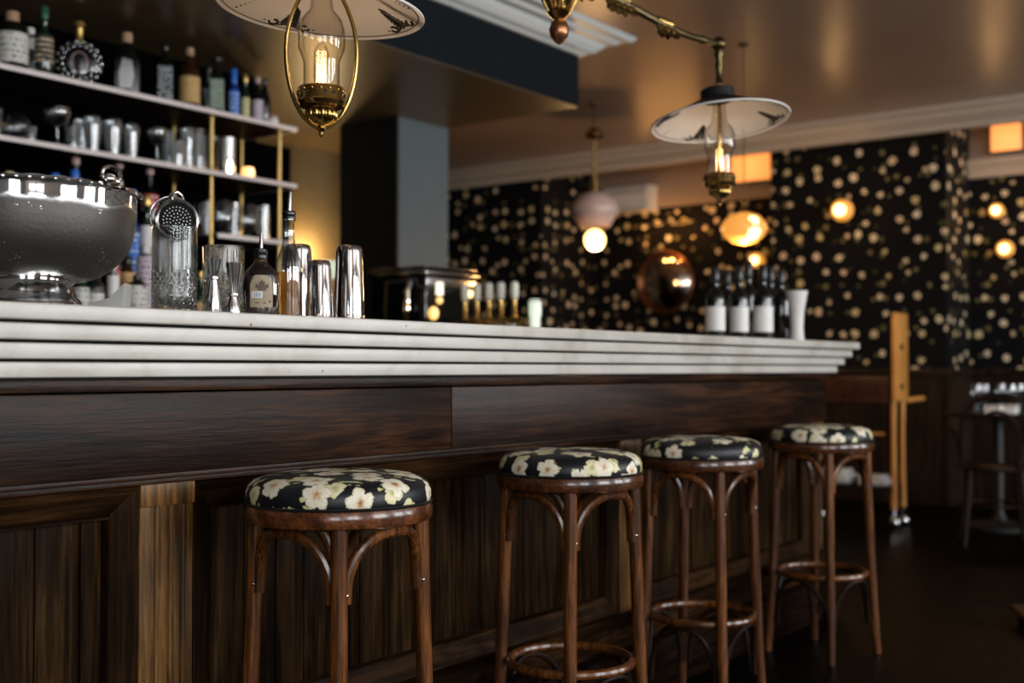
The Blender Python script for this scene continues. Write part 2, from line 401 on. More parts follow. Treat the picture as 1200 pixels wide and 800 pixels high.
# ------------------------------------------------------------------ mesh tools
class MB:
    def __init__(s): s.bm = bmesh.new(); s.uvl = None
    def box(s, x0, x1, y0, y1, z0, z1, bev=0., rot=None, seg=2):
        r = bmesh.ops.create_cube(s.bm, size=1)
        vs = r['verts']
        for v in vs:
            v.co = Vector(((x0 + x1) / 2 + v.co.x * (x1 - x0), (y0 + y1) / 2 + v.co.y * (y1 - y0), (z0 + z1) / 2 + v.co.z * (z1 - z0)))
        if rot:
            for v in vs: v.co = rot @ v.co
        if bev:
            es = list({e for v in vs for e in v.link_edges})
            bmesh.ops.bevel(s.bm, geom=es, offset=bev, segments=seg, profile=.6, affect='EDGES')
        return s
    def lathe(s, prof, seg=40, loc=(0, 0, 0), mat=None, uv=False, caps=True, fx=1., fy=1.):
        rings = []; arc = 0.; arcs = []
        for i, (r, z) in enumerate(prof):
            if i: arc += math.hypot(r - prof[i - 1][0], z - prof[i - 1][1])
            arcs.append(arc)
            ring = []
            n = 1 if r < 1e-6 else seg
            for k in range(n):
                a = 2 * pi * k / seg
                p = Vector((r * cos(a) * fx, r * sin(a) * fy, z))
                if mat: p = mat @ p
                ring.append(s.bm.verts.new(p + Vector(loc)))
            rings.append(ring)
        if uv and s.uvl is None: s.uvl = s.bm.loops.layers.uv.new('UVMap')
        for i in range(len(rings) - 1):
            A, B = rings[i], rings[i + 1]
            for k in range(seg):
                k2 = (k + 1) % seg
                if len(A) == 1 and len(B) == 1: continue
                if len(A) == 1: vs = [A[0], B[k2], B[k]]; ij = [(i, k), (i + 1, k2), (i + 1, k)]
                elif len(B) == 1: vs = [A[k], A[k2], B[0]]; ij = [(i, k), (i, k2), (i + 1, k)]
                else: vs = [A[k], A[k2], B[k2], B[k]]; ij = [(i, k), (i, k2), (i + 1, k2), (i + 1, k)]
                try: f = s.bm.faces.new(vs)
                except ValueError: continue
                if uv:
                    for lp, (ii, kk) in zip(f.loops, ij):
                        a = 2 * pi * kk / seg
                        lp[s.uvl].uv = (arcs[ii] * cos(a), arcs[ii] * sin(a))
        if caps:
            for R in (rings[0], rings[-1]):
                if len(R) > 2:
                    try: s.bm.faces.new(R)
                    except ValueError: pass
        return s
    def tube(s, pts, r, seg=10, closed=False, caps=True, flat=None):
        pts = [Vector(p) for p in pts]; n = len(pts)
        rad = r if isinstance(r, (list, tuple)) else [r] * n
        rings = []; prev = None
        for i, p in enumerate(pts):
            if closed: t = pts[(i + 1) % n] - pts[i - 1]
            else: t = pts[min(i + 1, n - 1)] - pts[max(i - 1, 0)]
            t.normalize()
            if prev is None:
                ref = Vector((0, 0, 1)) if abs(t.z) < .9 else Vector((1, 0, 0))
                a = t.cross(ref).normalized()
            else:
                a = (prev - t * prev.dot(t)).normalized()
            prev = a; b = t.cross(a)
            rings.append([s.bm.verts.new(p + (a * cos(2 * pi * k / seg) + b * sin(2 * pi * k / seg) * (flat or 1)) * rad[i]) for k in range(seg)])
        m = n if closed else n - 1
        for i in range(m):
            A, B = rings[i], rings[(i + 1) % n]
            for k in range(seg): s.bm.faces.new([A[k], A[(k + 1) % seg], B[(k + 1) % seg], B[k]])
        if not closed and caps:
            s.bm.faces.new(rings[0][::-1]); s.bm.faces.new(rings[-1])
        return s
    def ball(s, c, r, seg=16, sc=(1, 1, 1)):
        c = Vector(c)
        prof = [(r * sin(pi * i / 10), -r * cos(pi * i / 10)) for i in range(11)]
        prof[0] = (0, -r); prof[-1] = (0, r)
        s.lathe([(a, b * sc[2]) for a, b in prof], seg, c, fx=sc[0], fy=sc[1])
        return s
    def prism(s, poly, axis, a0, a1):
        """polygon in the plane across axis, extruded a0..a1"""
        def P(u, v, w):
            return {'x': (w, u, v), 'y': (u, w, v), 'z': (u, v, w)}[axis]
        A = [s.bm.verts.new(P(u, v, a0)) for u, v in poly]; B = [s.bm.verts.new(P(u, v, a1)) for u, v in poly]
        n = len(poly)
        for i in range(n): s.bm.faces.new([A[i], A[(i + 1) % n], B[(i + 1) % n], B[i]])
        s.bm.faces.new(A[::-1]); s.bm.faces.new(B)
        return s
    def quad(s, *pts):
        s.bm.faces.new([s.bm.verts.new(p) for p in pts]); return s
    def build(s, name, mat, parent=None, smooth=35, label=None):
        bmesh.ops.recalc_face_normals(s.bm, faces=s.bm.faces)
        me = bpy.data.meshes.new(name); s.bm.to_mesh(me); s.bm.free()
        me.materials.append(mat if not isinstance(mat, str) else M[mat])
        if smooth:
            me.polygons.foreach_set('use_smooth', [True] * len(me.polygons))
            try: me.set_sharp_from_angle(angle=RAD(smooth))
            except Exception: pass
        o = bpy.data.objects.new(name, me); COL.objects.link(o)
        if parent: o.parent = parent
        if label: o['label'] = label
        return o
def thing(name, label, cat, loc=(0, 0, 0), rz=0., group=None):
    o = bpy.data.objects.new(name, None); COL.objects.link(o)
    o.empty_display_size = .05
    o.location = loc; o.rotation_euler = (0, 0, rz); o['label'] = label; o['category'] = cat
    if group: o['group'] = group
    return o
def tag(o, label, cat, group=None):
    o['label'] = label; o['category'] = cat
    if group: o['group'] = group
    return o
def struct(o):
    o['kind'] = 'structure'; return o
def copy_tree(o, parent=None):
    c = o.copy(); COL.objects.link(c)
    if parent: c.parent = parent
    for ch in list(o.children): copy_tree(ch, c)
    return c
def place(o, label, loc, rz=0., scale=None):
    o.location = loc; o.rotation_euler = (0, 0, rz); o['label'] = label
    if scale: o.scale = scale
    return o

# ------------------------------------------------------------------ camera
cam = bpy.data.cameras.new('camera'); co = bpy.data.objects.new('camera', cam); COL.objects.link(co)
co.location = (0, 0, EYE)
co.rotation_euler = Matrix((_rt, _up, -_fw)).transposed().to_euler()
cam.sensor_width = 36; cam.lens = F / 1200 * 36
cam.clip_start = .05; cam.clip_end = 60
cam.dof.use_dof = True; cam.dof.focus_distance = 2.45; cam.dof.aperture_fstop = 2.3; cam.dof.aperture_blades = 0
S.camera = co

# ------------------------------------------------------------------ room shell
X0, X1, Y0, Y1, ZC = -3.2, 9.80, -4.2, 8.0, 3.0
KB = 1.146
BX = 5.67      # right end of the bar's back wall, column and bulkhead
struct(MB().box(X0, X1 + .4, Y0, Y1, -.1, 0).build('floor', 'floor', smooth=0))
struct(MB().box(X0, X1 + .4, Y0, Y1, ZC, ZC + .1).build('ceiling', 'ceiling', smooth=0))
struct(MB().box(X0 - .1, X0, -1.75, Y1, 0, ZC).box(X0 - .1, X0, Y0, -3.45, 0, ZC).box(X0 - .1, X0, -3.45, -1.75, 0, .8).box(X0 - .1, X0, -3.45, -1.75, 2.7, ZC).build('wall_left', 'blackwall', smooth=0))
b = MB()
for y_ in (-3.45, -2.63, -1.80): b.box(X0 - .09, X0 - .02, y_, y_ + .05, .8, 2.7)
for z_ in (.8, 2.0, 2.65): b.box(X0 - .09, X0 - .02, -3.45, -1.75, z_, z_ + .05)
struct(b.build('window_5', 'wains', smooth=0))
struct(MB().box(BX, X1, Y1, Y1 + .1, 0, ZC).build('wall_back', 'paper', smooth=0))
struct(MB().box(X0, BX + .4, 6.0, 6.1, 0, ZC).build('wall_back_bar', 'goldwall', smooth=0))
struct(MB().box(X0, 4.10, 4.80, 4.90, 0, 2.59).box(4.10, 4.34, 4.80, 4.90, 0, 2.25).build('wall_back_panel', 'backpanel', smooth=0))
struct(MB().box(BX - .1, BX, 6.1, Y1, 0, ZC).build('wall_side_bar', 'blackwall', smooth=0))
# far wall: wainscot, wallpaper, frieze
struct(MB().box(X1, X1 + .1, Y0, Y1, 1.03, 2.60).build('wall_right', 'paper', smooth=0))
struct(MB().box(X1, X1 + .1, Y0, Y1, 2.60, ZC).build('wall_right_frieze', 'frieze', smooth=0))
struct(MB().box(X1 - .02, X1 + .1, Y0, Y1, 0, 1.03).build('trim_1', 'wains', smooth=0))
struct(MB().box(X1 - .06, X1, Y0, Y1, 1.0, 1.05, .008).build('trim_2', 'wains'))
# mouldings that close the wallpaper off under the frieze
struct(MB().prism([(X1, 2.59), (X1 - .03, 2.59), (X1 - .04, 2.62), (X1 - .04, 2.66), (X1 - .09, 2.70), (X1 - .09, 2.73), (X1, 2.73)], 'y', Y0, 2.75).build('trim_3', 'cornice', smooth=0))
# two projecting piers with wallpaper
def pier(nm, x0, y0, y1, n):
    struct(MB().box(x0, X1, y0, y1, 1.03, ZC).build('wall_' + nm, 'paper', smooth=0))
    b = MB().box(x0 - .02, X1 - .03, y0 - .02, y1, 0, 1.0)
    for k in range(3):
        w = (y1 - y0) / 3
        b.box(x0 - .035, x0 - .02, y0 + k * w + .06, y0 + (k + 1) * w - .06, .18, .88, .006)
    struct(b.build('trim_%d' % n, 'wains', smooth=0))
    struct(MB().box(x0 - .05, X1 - .03, y0 - .05, y1, 1.0, 1.05, .008).build('trim_%d' % (n + 1), 'wains'))
pier('pier_left', 8.94, 6.42, Y1, 4)
pier('pier_right', 9.17, 2.75, 4.19, 6)
# crown on the ceiling in front of the piers
cx = 8.94
struct(MB().prism([(cx + .04, ZC), (cx + .04, 2.84), (cx - .025, 2.84), (cx - .03, 2.875), (cx - .08, 2.90), (cx - .12, 2.925), (cx - .13, 2.95), (cx - .18, 2.965), (cx - .18, ZC)], 'y', Y0, Y1).build('trim_8', 'cornice', smooth=0))
# bulkhead over the bar
YB = 3.80; ZB = 2.58
struct(MB().box(X0, BX, YB, 6.0, ZB + .004, ZC).build('wall_bulkhead', 'bulk', smooth=0))
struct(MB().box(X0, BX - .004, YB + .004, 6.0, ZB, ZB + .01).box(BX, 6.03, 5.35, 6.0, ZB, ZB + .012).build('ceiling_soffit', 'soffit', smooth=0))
# crown of the bulkhead, mitred round its right corner
def crown_profile():
    return [(0, 2.88), (.02, 2.88), (.035, 2.892), (.07, 2.904), (.10, 2.93), (.115, 2.95), (.16, 2.955), (.18, 2.972), (.23, 2.976), (.25, ZC)]
b = MB(); pr = crown_profile(); rows = []
for o_, z in pr:
    rows.append([b.bm.verts.new((X0, YB - o_, z)), b.bm.verts.new((BX + o_, YB - o_, z)), b.bm.verts.new((BX + o_, 6.1, z))])
for i in range(len(rows) - 1):
    for k in range(2): b.bm.faces.new([rows[i][k], rows[i][k + 1], rows[i + 1][k + 1], rows[i + 1][k]])
struct(b.build('trim_9', 'crown', smooth=0))
# column at the end of the back bar
struct(MB().box(5.21, BX, 4.80, 5.29, 0, ZB).build('wall_column', 'colpaint', smooth=0))
struct(MB().box(5.196, 5.21, 4.803, 5.29, 0, ZB).box(5.95, 6.03, 5.40, 6.0, 0, ZB).build('wall_column_side', 'blackwall', smooth=0))
# wall behind the photographer with three tall windows
wins = [(-2.5, -.6), (1.3, 3.2), (4.4, 6.3), (7.4, 9.3)]
wz0, wz1 = 1.15, 2.92
b = MB(); xs = X0
for a, c in wins:
    b.box(xs, a, Y0 - .12, Y0, 0, ZC); b.box(a, c, Y0 - .12, Y0, 0, wz0); b.box(a, c, Y0 - .12, Y0, wz1, ZC); xs = c
b.box(xs, X1 + .1, Y0 - .12, Y0, 0, ZC)
struct(b.build('wall_front', 'frieze', smooth=0))
M['daylight_frame'] = plain('window_frame', (.05, .05, .05), .4)
WP = 190
for i, (a, c) in enumerate(wins):
    b = MB()
    for x in (a, c - .05): b.box(x, x + .05, Y0 - .11, Y0 - .03, wz0, wz1)
    for z in (wz0, wz1 - .05): b.box(a, c, Y0 - .11, Y0 - .03, z, z + .05)
    b.box((a + c) / 2 - .07, (a + c) / 2 + .07, Y0 - .11, Y0 - .03, wz0, wz1)
    struct(b.build('window_%d' % (i + 1), 'daylight_frame', smooth=0))
    L = bpy.data.lights.new('daylight', 'AREA'); L.shape = 'RECTANGLE'; L.size = c - a + .1; L.size_y = wz1 - wz0 + .1
    L.energy = WP; L.color = (.95, .98, 1.)
    lo = bpy.data.objects.new('daylight', L); COL.objects.link(lo)
    lo.location = ((a + c) / 2, Y0 - .22, (wz0 + wz1) / 2); lo.rotation_euler = (RAD(90), 0, 0)
L = bpy.data.lights.new('daylight', 'AREA'); L.shape = 'RECTANGLE'; L.size = 1.7; L.size_y = 1.9
L.energy = 120; L.color = (.95, .98, 1.)
lo = bpy.data.objects.new('daylight', L); COL.objects.link(lo)
lo.location = (X0 - .2, -2.6, 1.75); lo.rotation_euler = (0, RAD(-90), 0)
w = bpy.data.worlds.new('world'); S.world = w; w.use_nodes = True
w.node_tree.nodes['Background'].inputs[0].default_value = (.5, .6, .7, 1); w.node_tree.nodes['Background'].inputs[1].default_value = .02

def lamp(loc, power, color=(1, .62, .28), r=.03, name='lamp_light'):
    L = bpy.data.lights.new(name, 'POINT'); L.energy = power; L.color = color; L.shadow_soft_size = r
    o = bpy.data.objects.new(name, L); COL.objects.link(o); o.location = loc; return o

# ------------------------------------------------------------------ bar
CX0 = -1.2
CXE = 4.94; YF = 1.85
# marble top of four stepped slabs
ct = thing('marble_countertop', 'long pale marble bar top with four stepped front edges, on the dark panelled bar', 'countertop', (0, 0, 0))
pitch = .0335
for k in range(4):
    o_ = .0243 * k
    z1 = CB - k * pitch; z0 = z1 - .0285
    MB().box(CX0, CXE - o_, YF + o_, 2.55, z0, z1, .005, seg=3).build('slab', 'marble', ct)
    if k < 3: MB().box(CX0, CXE - o_ - .035, YF + o_ + .035, 2.53, z0 - .006, z0 + .001).build('joint', 'groove', ct, 0)  # black strip puts the recess shadow between slabs into the colour
# return of the counter towards the column
br_ = thing('bar_return', 'shadowed return of the bar carrying the beer taps, behind the right end', 'bar', (4.62, 3.4, 0))
MB().box(-.32, .32, -.848, .93, CB - .03, CB, .005).build('marble_slab', 'marble', br_)
MB().box(-.28, .24, -.84, .92, 0, CB - .031).build('wooden_body', 'walnut_x', br_, 0)
# wooden front
zt = CB - 3 * pitch - .0285
bf = thing('panelled_bar', 'dark walnut panelled bar front under the marble top', 'bar', (0, 0, 0))
XE = 4.86
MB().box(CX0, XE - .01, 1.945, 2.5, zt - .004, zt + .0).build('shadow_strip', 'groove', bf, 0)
MB().box(CX0, XE, 1.950, 2.48, zt - .028, zt - .004, .005).build('cornice_strip', 'walnut_x', bf)
jx = at(527, 480, y=1.975).x
for a, c in ((CX0, jx - .0015), (jx + .0015, XE - .01)):
    MB().box(a, c, 1.968, 2.40, .842, zt - .031, .004).build('fascia_board', 'walnut_x', bf)
b = MB().box(CX0, XE - .012, 1.960, 2.40, .832, .842, .003).box(CX0, XE - .012, 1.975, 2.40, .820, .832, .003)
b.build('bead', 'walnut_x', bf)
YP = 2.0
stiles = [(-.385, -.257), (1.405, 1.533), (3.195, 3.323), (XE - .14, XE - .012)]
ZP0, ZP1 = .27, .820
for a, c in stiles:
    b = MB().box(a, c, 1.985, 2.3, .27, ZP1, .003)
    for t in (.30, .56, .80):
        xx = a + (c - a) * t
        b.tube([(xx, 1.985, .30), (xx, 1.985, .775)], .006, 8)
    b.box(a - .001, c + .001, 1.980, 1.99, .775, ZP1, .003)
    b.build('stile', 'stile', bf)
bays = [(CX0, stiles[0][0]), (stiles[0][1], stiles[1][0]), (stiles[1][1], stiles[2][0]), (stiles[2][1], stiles[3][0])]
for a, c in bays:
    # mitred sloping frame round each panel
    W = .064; yo, yi = 1.986, 2.012
    O = [(a, ZP1), (c, ZP1), (c, ZP0), (a, ZP0)]; I = [(a + W, ZP1 - W), (c - W, ZP1 - W), (c - W, ZP0 + W), (a + W, ZP0 + W)]
    for i in range(4):
        b = MB()
        j = (i + 1) % 4
        mid = lambda p, q, t: (p[0] + (q[0] - p[0]) * t, p[1] + (q[1] - p[1]) * t)
        prof = [(0, yo + .012), (.06, yo), (.16, yo + .002), (.86, yi - .006), (.90, yi - .014), (.97, yi - .014), (1., yi + .012)]
        for (t0, y0_), (t1, y1_) in zip(prof[:-1], prof[1:]):
            p0, p1, p2, p3 = mid(O[i], I[i], t0), mid(O[j], I[j], t0), mid(O[j], I[j], t1), mid(O[i], I[i], t1)
            b.quad((p0[0], y0_, p0[1]), (p1[0], y0_, p1[1]), (p2[0], y1_, p2[1]), (p3[0], y1_, p3[1]))
        b.build('panel_moulding', 'chamfer' if i % 2 == 0 else 'chamfer_z', bf, 20)
    # boarded panel
    b = MB(); x = a + W - .004
    while x < c - W:
        wv = random.uniform(.082, .105); xe = min(x + wv, c - W + .004)
        b.box(x + .0015, xe - .0015, 2.020 + random.uniform(0, .002), 2.06, ZP0 + W - .005, ZP1 - W + .005, .003); x = xe
    b.build('boarded_panel', 'walnut_z', bf)
MB().box(CX0, XE - .012, 1.975, 2.3, .16, .27, .006).box(CX0, XE - .012, 1.955, 2.3, .245, .272, .005).build('bottom_rail', 'chamfer', bf)
MB().box(CX0, XE - .012, 1.93, 2.3, 0, .165, .006).build('skirting', 'skirt', bf)
MB().box(CX0, XE - .02, 2.06, 2.48, .02, zt - .03).build('carcass', 'blackwall', bf, 0)


# ------------------------------------------------------------------ stools
def arch(a0, a1, r, z0, z1, bow, n=22):
    pts = []
    for i in range(n + 1):
        ph = pi * i / n
        c = cos(ph); s_ = (1 - math.copysign(abs(c) ** .85, c)) / 2
        z = z0 + (z1 - z0) * sin(ph) ** .82 if 0 < i < n else z0
        a = a0 + (a1 - a0) * s_
        rr = r + bow * sin(ph)
        # keep just inside the legs, beside them
        pts.append((rr * cos(a), rr * sin(a), z))
    return pts
def make_stool():
    t = thing('bar_stool', '', 'bar stool', group='floral bar stools along the bar')
    prof = [(0, .842), (.06, .8415), (.12, .839), (.150, .835), (.170, .828), (.181, .818), (.1855, .806), (.186, .793), (.184, .785), (.180, .781)]
    MB().lathe(prof, 64, uv=True).build('cushion', 'floral', t, 60)
    pipe = [(.1865 * cos(a), .1865 * sin(a), .784) for a in [2 * pi * k / 60 for k in range(60)]]
    MB().tube(pipe, .0035, 6, True).build('piping', 'black_plastic', t)
    MB().lathe([(.0, .745), (.178, .745), (.187, .749), (.190, .758), (.190, .772), (.186, .7815), (.12, .7818), (0, .7818)], 64).build('seat_rim', 'apron', t)
    for k in range(4):
        a = k * pi / 2
        pts, rad = [], []
        for z, r_, q in ((.748, .165, .0165), (.6, .168, .0168), (.4, .175, .0165), (.2, .185, .0155), (.0, .198, .0135)):
            pts.append((r_ * cos(a), r_ * sin(a), z)); rad.append(q)
        MB().tube(pts, rad, 14).build('leg', 'bent', t)
        d = .085
        br = MB().tube(arch(a + d, a + pi / 2 - d, .158, .605, .735, -.004), .0108, 10).build('seat_brace', 'bent', t)
        for q in (a + d, a + pi / 2 - d): MB().ball((.170 * cos(q), .170 * sin(q), .622), .0042, 8).build('bolt', 'steel', br)
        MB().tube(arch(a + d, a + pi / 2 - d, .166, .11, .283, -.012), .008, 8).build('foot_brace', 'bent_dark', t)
    ring = [(.158 * cos(2 * pi * k / 48), .158 * sin(2 * pi * k / 48), .298) for k in range(48)]
    MB().tube(ring, .0115, 10, True).build('foot_ring', 'bent', t)
    return t
st0 = make_stool()
stools = [(398, 2.36, 0, 'nearest bar stool, black cushion with cream flowers, leftmost at the bar'),
          (668, 3.03, 0, 'second nearest bar stool with floral seat, beside the shadowed middle panel'),
          (821, 3.67, 19, 'third bar stool from the left, its foot ring fully in view'),
          (962, 4.40, 9, 'farthest bar stool, at the right end of the marble bar')]
for i, (px, dep, rot, lab) in enumerate(stools):
    p = at(px, 432, y=1.715)
    o = st0 if i == 0 else copy_tree(st0)
    ang = math.atan2(-p.y, -p.x) + RAD(rot)
    place(o, lab, (p.x, 1.715, 0), ang)

# ------------------------------------------------------------------ chandelier
CHX, CHY = 2.62, 1.82
ch = thing('gas_chandelier', 'ornate two-armed brass chandelier with white lampshades, hung from the ceiling over the bar', 'chandelier', (CHX, CHY, ZC))
l1 = at(377, 12, d=2.55); l2 = at(843, 143, d=3.83)
rel = lambda p: Vector(p) - Vector((CHX, CHY, ZC))
zarm = 2.115
MB().lathe([(0, 0), (.07, 0), (.075, -.012), (.05, -.03), (.02, -.045), (.012, -.06)], 32).build('ceiling_rose', 'brass_dark', ch)
zr = zarm - ZC
MB().lathe([(.011, -.05), (.011, zr + .14), (.020, zr + .13), (.014, zr + .11), (.026, zr + .09), (.018, zr + .06)], 20).build('stem', 'brass_dark', ch)
cb = MB().lathe([(.018, zr + .07), (.034, zr + .05), (.040, zr + .02), (.030, zr), (.042, zr - .02), (.044, zr - .045), (.030, zr - .065), (.026, zr - .08), (.034, zr - .09), (.024, zr - .10), (.014, zr - .11)], 28)
for k in range(8):
    a = k * pi / 4
    cb.tube([(.034 * cos(a), .034 * sin(a), zr + .03), (.052 * cos(a), .052 * sin(a), zr), (.046 * cos(a), .046 * sin(a), zr - .05), (.030 * cos(a), .030 * sin(a), zr - .085)], [.005, .009, .007, .004], 7)
cb.build('centre_body', 'brass', ch)
MB().lathe([(.010, zr - .105), (.022, zr - .115), (.028, zr - .135), (.024, zr - .155), (.012, zr - .170), (.0, zr - .178)], 24).build('finial', 'copper', ch)
for lc in (l1, l2):
    e = rel(lc); R0 = e.z     # rim height, relative
    d = Vector((e.x, e.y, 0)); Ln = d.length; u = d.normalized(); v = Vector((-u.y, u.x, 0))
    # horizontal arm with collars and acanthus leaves
    pts = [u * s_ + Vector((0, 0, zr + .012 * sin(s_ / Ln * 2 * pi))) for s_ in [Ln * k / 24 for k in range(25)]]
    arm = MB().tube(pts, [.0145 - .0045 * (k / 24) for k in range(25)], 10)
    for t_ in (.9,):
        c = pts[int(t_ * 24)]
        for s_ in (-.014, 0, .014): arm.ball(c + u * s_, .0145 if s_ == 0 else .012, 12)
    arm.build('arm', 'brass_dark', ch)
    for t_, n_ in ((.12, 7), (.36, 7), (.64, 5)):
        sc = MB()
        c = pts[int(t_ * 24)]
        for k in range(n_):
            q = c + u * (.016 * (k - n_ / 2))
            sg = 1 if k % 2 else -1
            sc.tube([q + Vector((0, 0, -.004)), q + u * .010 + v * .008 * sg + Vector((0, 0, -.018)), q + u * .024 + v * .012 * sg + Vector((0, 0, -.026)), q + u * .026 + v * .006 * sg + Vector((0, 0, -.014))], [.009, .013, .009, .004], 7)
            sc.ball(q + Vector((0, 0, .008)), .013, 8)
        sc.build('leaf_scrolls', 'brass', ch)
    # joint and drop
    jt = MB().ball((e.x, e.y, zr), .024, 16, (1, 1, 1)).ball(Vector((e.x, e.y, zr)) + v * .018, .013, 10)
    jt.lathe([(.012, zr - .015), (.016, zr - .035), (.010, zr - .05), (.014, zr - .07), (.009, zr - .09), (.012, R0 + .135), (.018, R0 + .125)], 16, (e.x, e.y, 0))
    jt.build('swivel_joint', 'brass_dark', ch)
    R = .224
    topz = R0 + .074
    outer = [(.048, topz + .006), (.075, topz - .006), (.12, topz - .028), (.17, topz - .051), (R, R0 + .002)]
    inner = [(r_ * 1. if r_ < .2 else r_ - .0005, z - .004) for r_, z in outer]
    sh = MB().lathe(inner, 64, (e.x, e.y, 0), caps=False).build('lamp_shade', 'enamel', ch, 60)
    MB().lathe(outer, 64, (e.x, e.y, 0), caps=False).build('shade_outside', 'enamel_top', sh, 60)
    MB().tube([(e.x + R * cos(a), e.y + R * sin(a), R0) for a in [2 * pi * k / 64 for k in range(64)]], .0032, 8, True).build('shade_rim', 'enamel', sh)
    col_ = MB().lathe([(.050, topz - .002), (.055, topz + .004), (.055, topz + .032), (.048, topz + .036), (.018, topz + .040), (.010, topz + .046)], 40, (e.x, e.y, 0)).build('shade_collar', 'enamel_top', ch)
    # painted line and arabesques inside the shade
    def surf(r_, a, off=.0048):
        for (ra, za), (rb, zb) in zip(outer[:-1], outer[1:]):
            if ra <= r_ <= rb:
                z = za + (zb - za) * (r_ - ra) / (rb - ra); break
        else: z = outer[-1][1]
        return Vector((e.x + r_ * cos(a), e.y + r_ * sin(a), z - off))
    MB().tube([surf(R - .011, 2 * pi * k / 72) for k in range(72)], .0011, 5, True).build('painted_line', 'ink', sh)
    camdir = math.atan2(-(e.y + CHY), -(e.x + CHX))
    for k in range(4):
        orn = MB(); a0 = camdir + pi + RAD(22) + k * pi / 2
        for j in range(7):
            rr = R - .028 - .009 * j; wd = .026 * (1 - j / 9)
            for sg in (-1, 1):
                orn.tube([surf(rr, a0), surf(rr + .004, a0 + sg * wd * .5 / rr), surf(rr + .011, a0 + sg * wd / rr)], [.0028, .0036, .0014], 6)
        orn.tube([surf(R - .020 - .0085 * j, a0 + .03 * sin(j * .9)) for j in range(9)], [.0042] * 8 + [.0015], 6)
        for sg in (-1, 1):
            cc = a0 + sg * .19
            orn.tube([surf(R - .024 + .008 * sin(q), cc + .055 * cos(q) * sg) for q in [pi * 1.6 * j / 10 for j in range(11)]], .0030, 6)
            orn.ball(surf(R - .022, a0 + sg * .30), .0035, 8, (1, 1, .3))
        orn.build('painted_ornament', 'ink', sh)
        a1 = a0 + pi / 4; orn = MB()
        for j in range(5): orn.ball(surf(R - .022 - .010 * j, a1 - .008 * j), .0034 - .0005 * j, 8, (1, 1, .4))
        orn.build('painted_drops', 'ink', sh)
    # glass chimney
    L = lambda dz: R0 + dz
    MB().lathe([(.020, L(.105)), (.021, L(.04)), (.026, L(.000)), (.044, L(-.022)), (.0505, L(-.045)), (.0505, L(-.085)), (.042, L(-.105)), (.039, L(-.115)), (.039, L(-.182))], 40, (e.x, e.y, 0), caps=False).build('glass_chimney', 'chimney', ch, 60)
    # burner gallery and fluted font
    gl = MB().lathe([(.036, L(-.174)), (.049, L(-.171)), (.051, L(-.174)), (.0505, L(-.198)), (.053, L(-.203)), (.048, L(-.212)), (.028, L(-.214)), (.024, L(-.222))], 40, (e.x, e.y, 0))
    for k in range(16):
        a = k * pi / 8
        gl.ball((e.x + .0505 * cos(a), e.y + .0505 * sin(a), L(-.180)), .0035, 8)
    gl.build('gallery', 'brass', ch)
    hl = MB()
    for k in range(16):
        a = (k + .5) * pi / 8
        hl.ball((e.x + .0505 * cos(a), e.y + .0505 * sin(a), L(-.187)), .0034, 7)
    hl.build('gallery_hole', 'ink', ch)
    fo = MB().lathe([(.022, L(-.212)), (.030, L(-.219)), (.033, L(-.229)), (.030, L(-.239)), (.020, L(-.249)), (.008, L(-.254)), (.010, L(-.260)), (.005, L(-.267)), (.0055, L(-.273)), (.0, L(-.279))], 28, (e.x, e.y, 0))
    for k in range(14):
        a = k * pi / 7
        fo.ball((e.x + .031 * cos(a), e.y + .031 * sin(a), L(-.229)), .0068, 8, (.8, .8, 1.7))
    fo.build('burner_font', 'brass', ch)
    # harp
    hp = []
    ha = 12 if lc is l1 else 78
    hu = (_rt * cos(RAD(ha)) + Vector((_fw.x, _fw.y, 0)).normalized() * sin(RAD(ha))).normalized()
    for k in range(40):
        q = -pi / 2 + 2 * pi * k / 40
        wd = .0765 * cos(q) ** 1; zz = L(-.090) + .168 * sin(q)
        if sin(q) > 0: wd *= (1 - .35 * sin(q) ** 2)
        hp.append(Vector((e.x, e.y, 0)) + hu * wd + Vector((0, 0, zz - (.0 if sin(q) > -.8 else .0))))
    MB().tube(hp, .0046, 9, True).build('harp', 'brass', ch)
    # filament bulb
    blb = MB().lathe([(.010, L(-.172)), (.014, L(-.165)), (.017, L(-.150)), (.017, L(-.095)), (.012, L(-.080)), (.004, L(-.070))], 20, (e.x, e.y, 0), caps=False).build('bulb', 'chimney', ch)
    fil = MB()
    for k in range(5):
        a = 2 * pi * k / 5; a2 = 2 * pi * (k + .5) / 5
        fil.tube([(e.x + .012 * cos(a), e.y + .012 * sin(a), L(-.160)), (e.x + .009 * cos(a2), e.y + .009 * sin(a2), L(-.088))], .0006, 5)
        fil.tube([(e.x + .009 * cos(a2), e.y + .009 * sin(a2), L(-.088)), (e.x + .012 * cos(a + .9), e.y + .012 * sin(a + .9), L(-.160))], .0006, 5)
    for j in range(6):
        zz = L(-.155 + .012 * j)
        fil.tube([(e.x + .011 * cos(2 * pi * q / 12), e.y + .011 * sin(2 * pi * q / 12), zz + .002 * (q % 2)) for q in range(12)], .0007, 4, True)
    fil.build('filament', 'filament', blb)
    lamp((e.x + CHX, e.y + CHY, L(-.125) + ZC), 2.0, (1, .76, .56), .012)
    c0 = Vector((e.x, e.y, R0 + .03)); sgn = -1 if lc is l1 else 1
    Rt = Matrix.Translation(c0) @ Matrix.Rotation(sgn * RAD(4.5), 4, -_fw) @ Matrix.Rotation(RAD(5.5) if sgn > 0 else RAD(-1.), 4, -_rt) @ Matrix.Translation(-c0)
    sh.matrix_basis = Rt; col_.matrix_basis = Rt

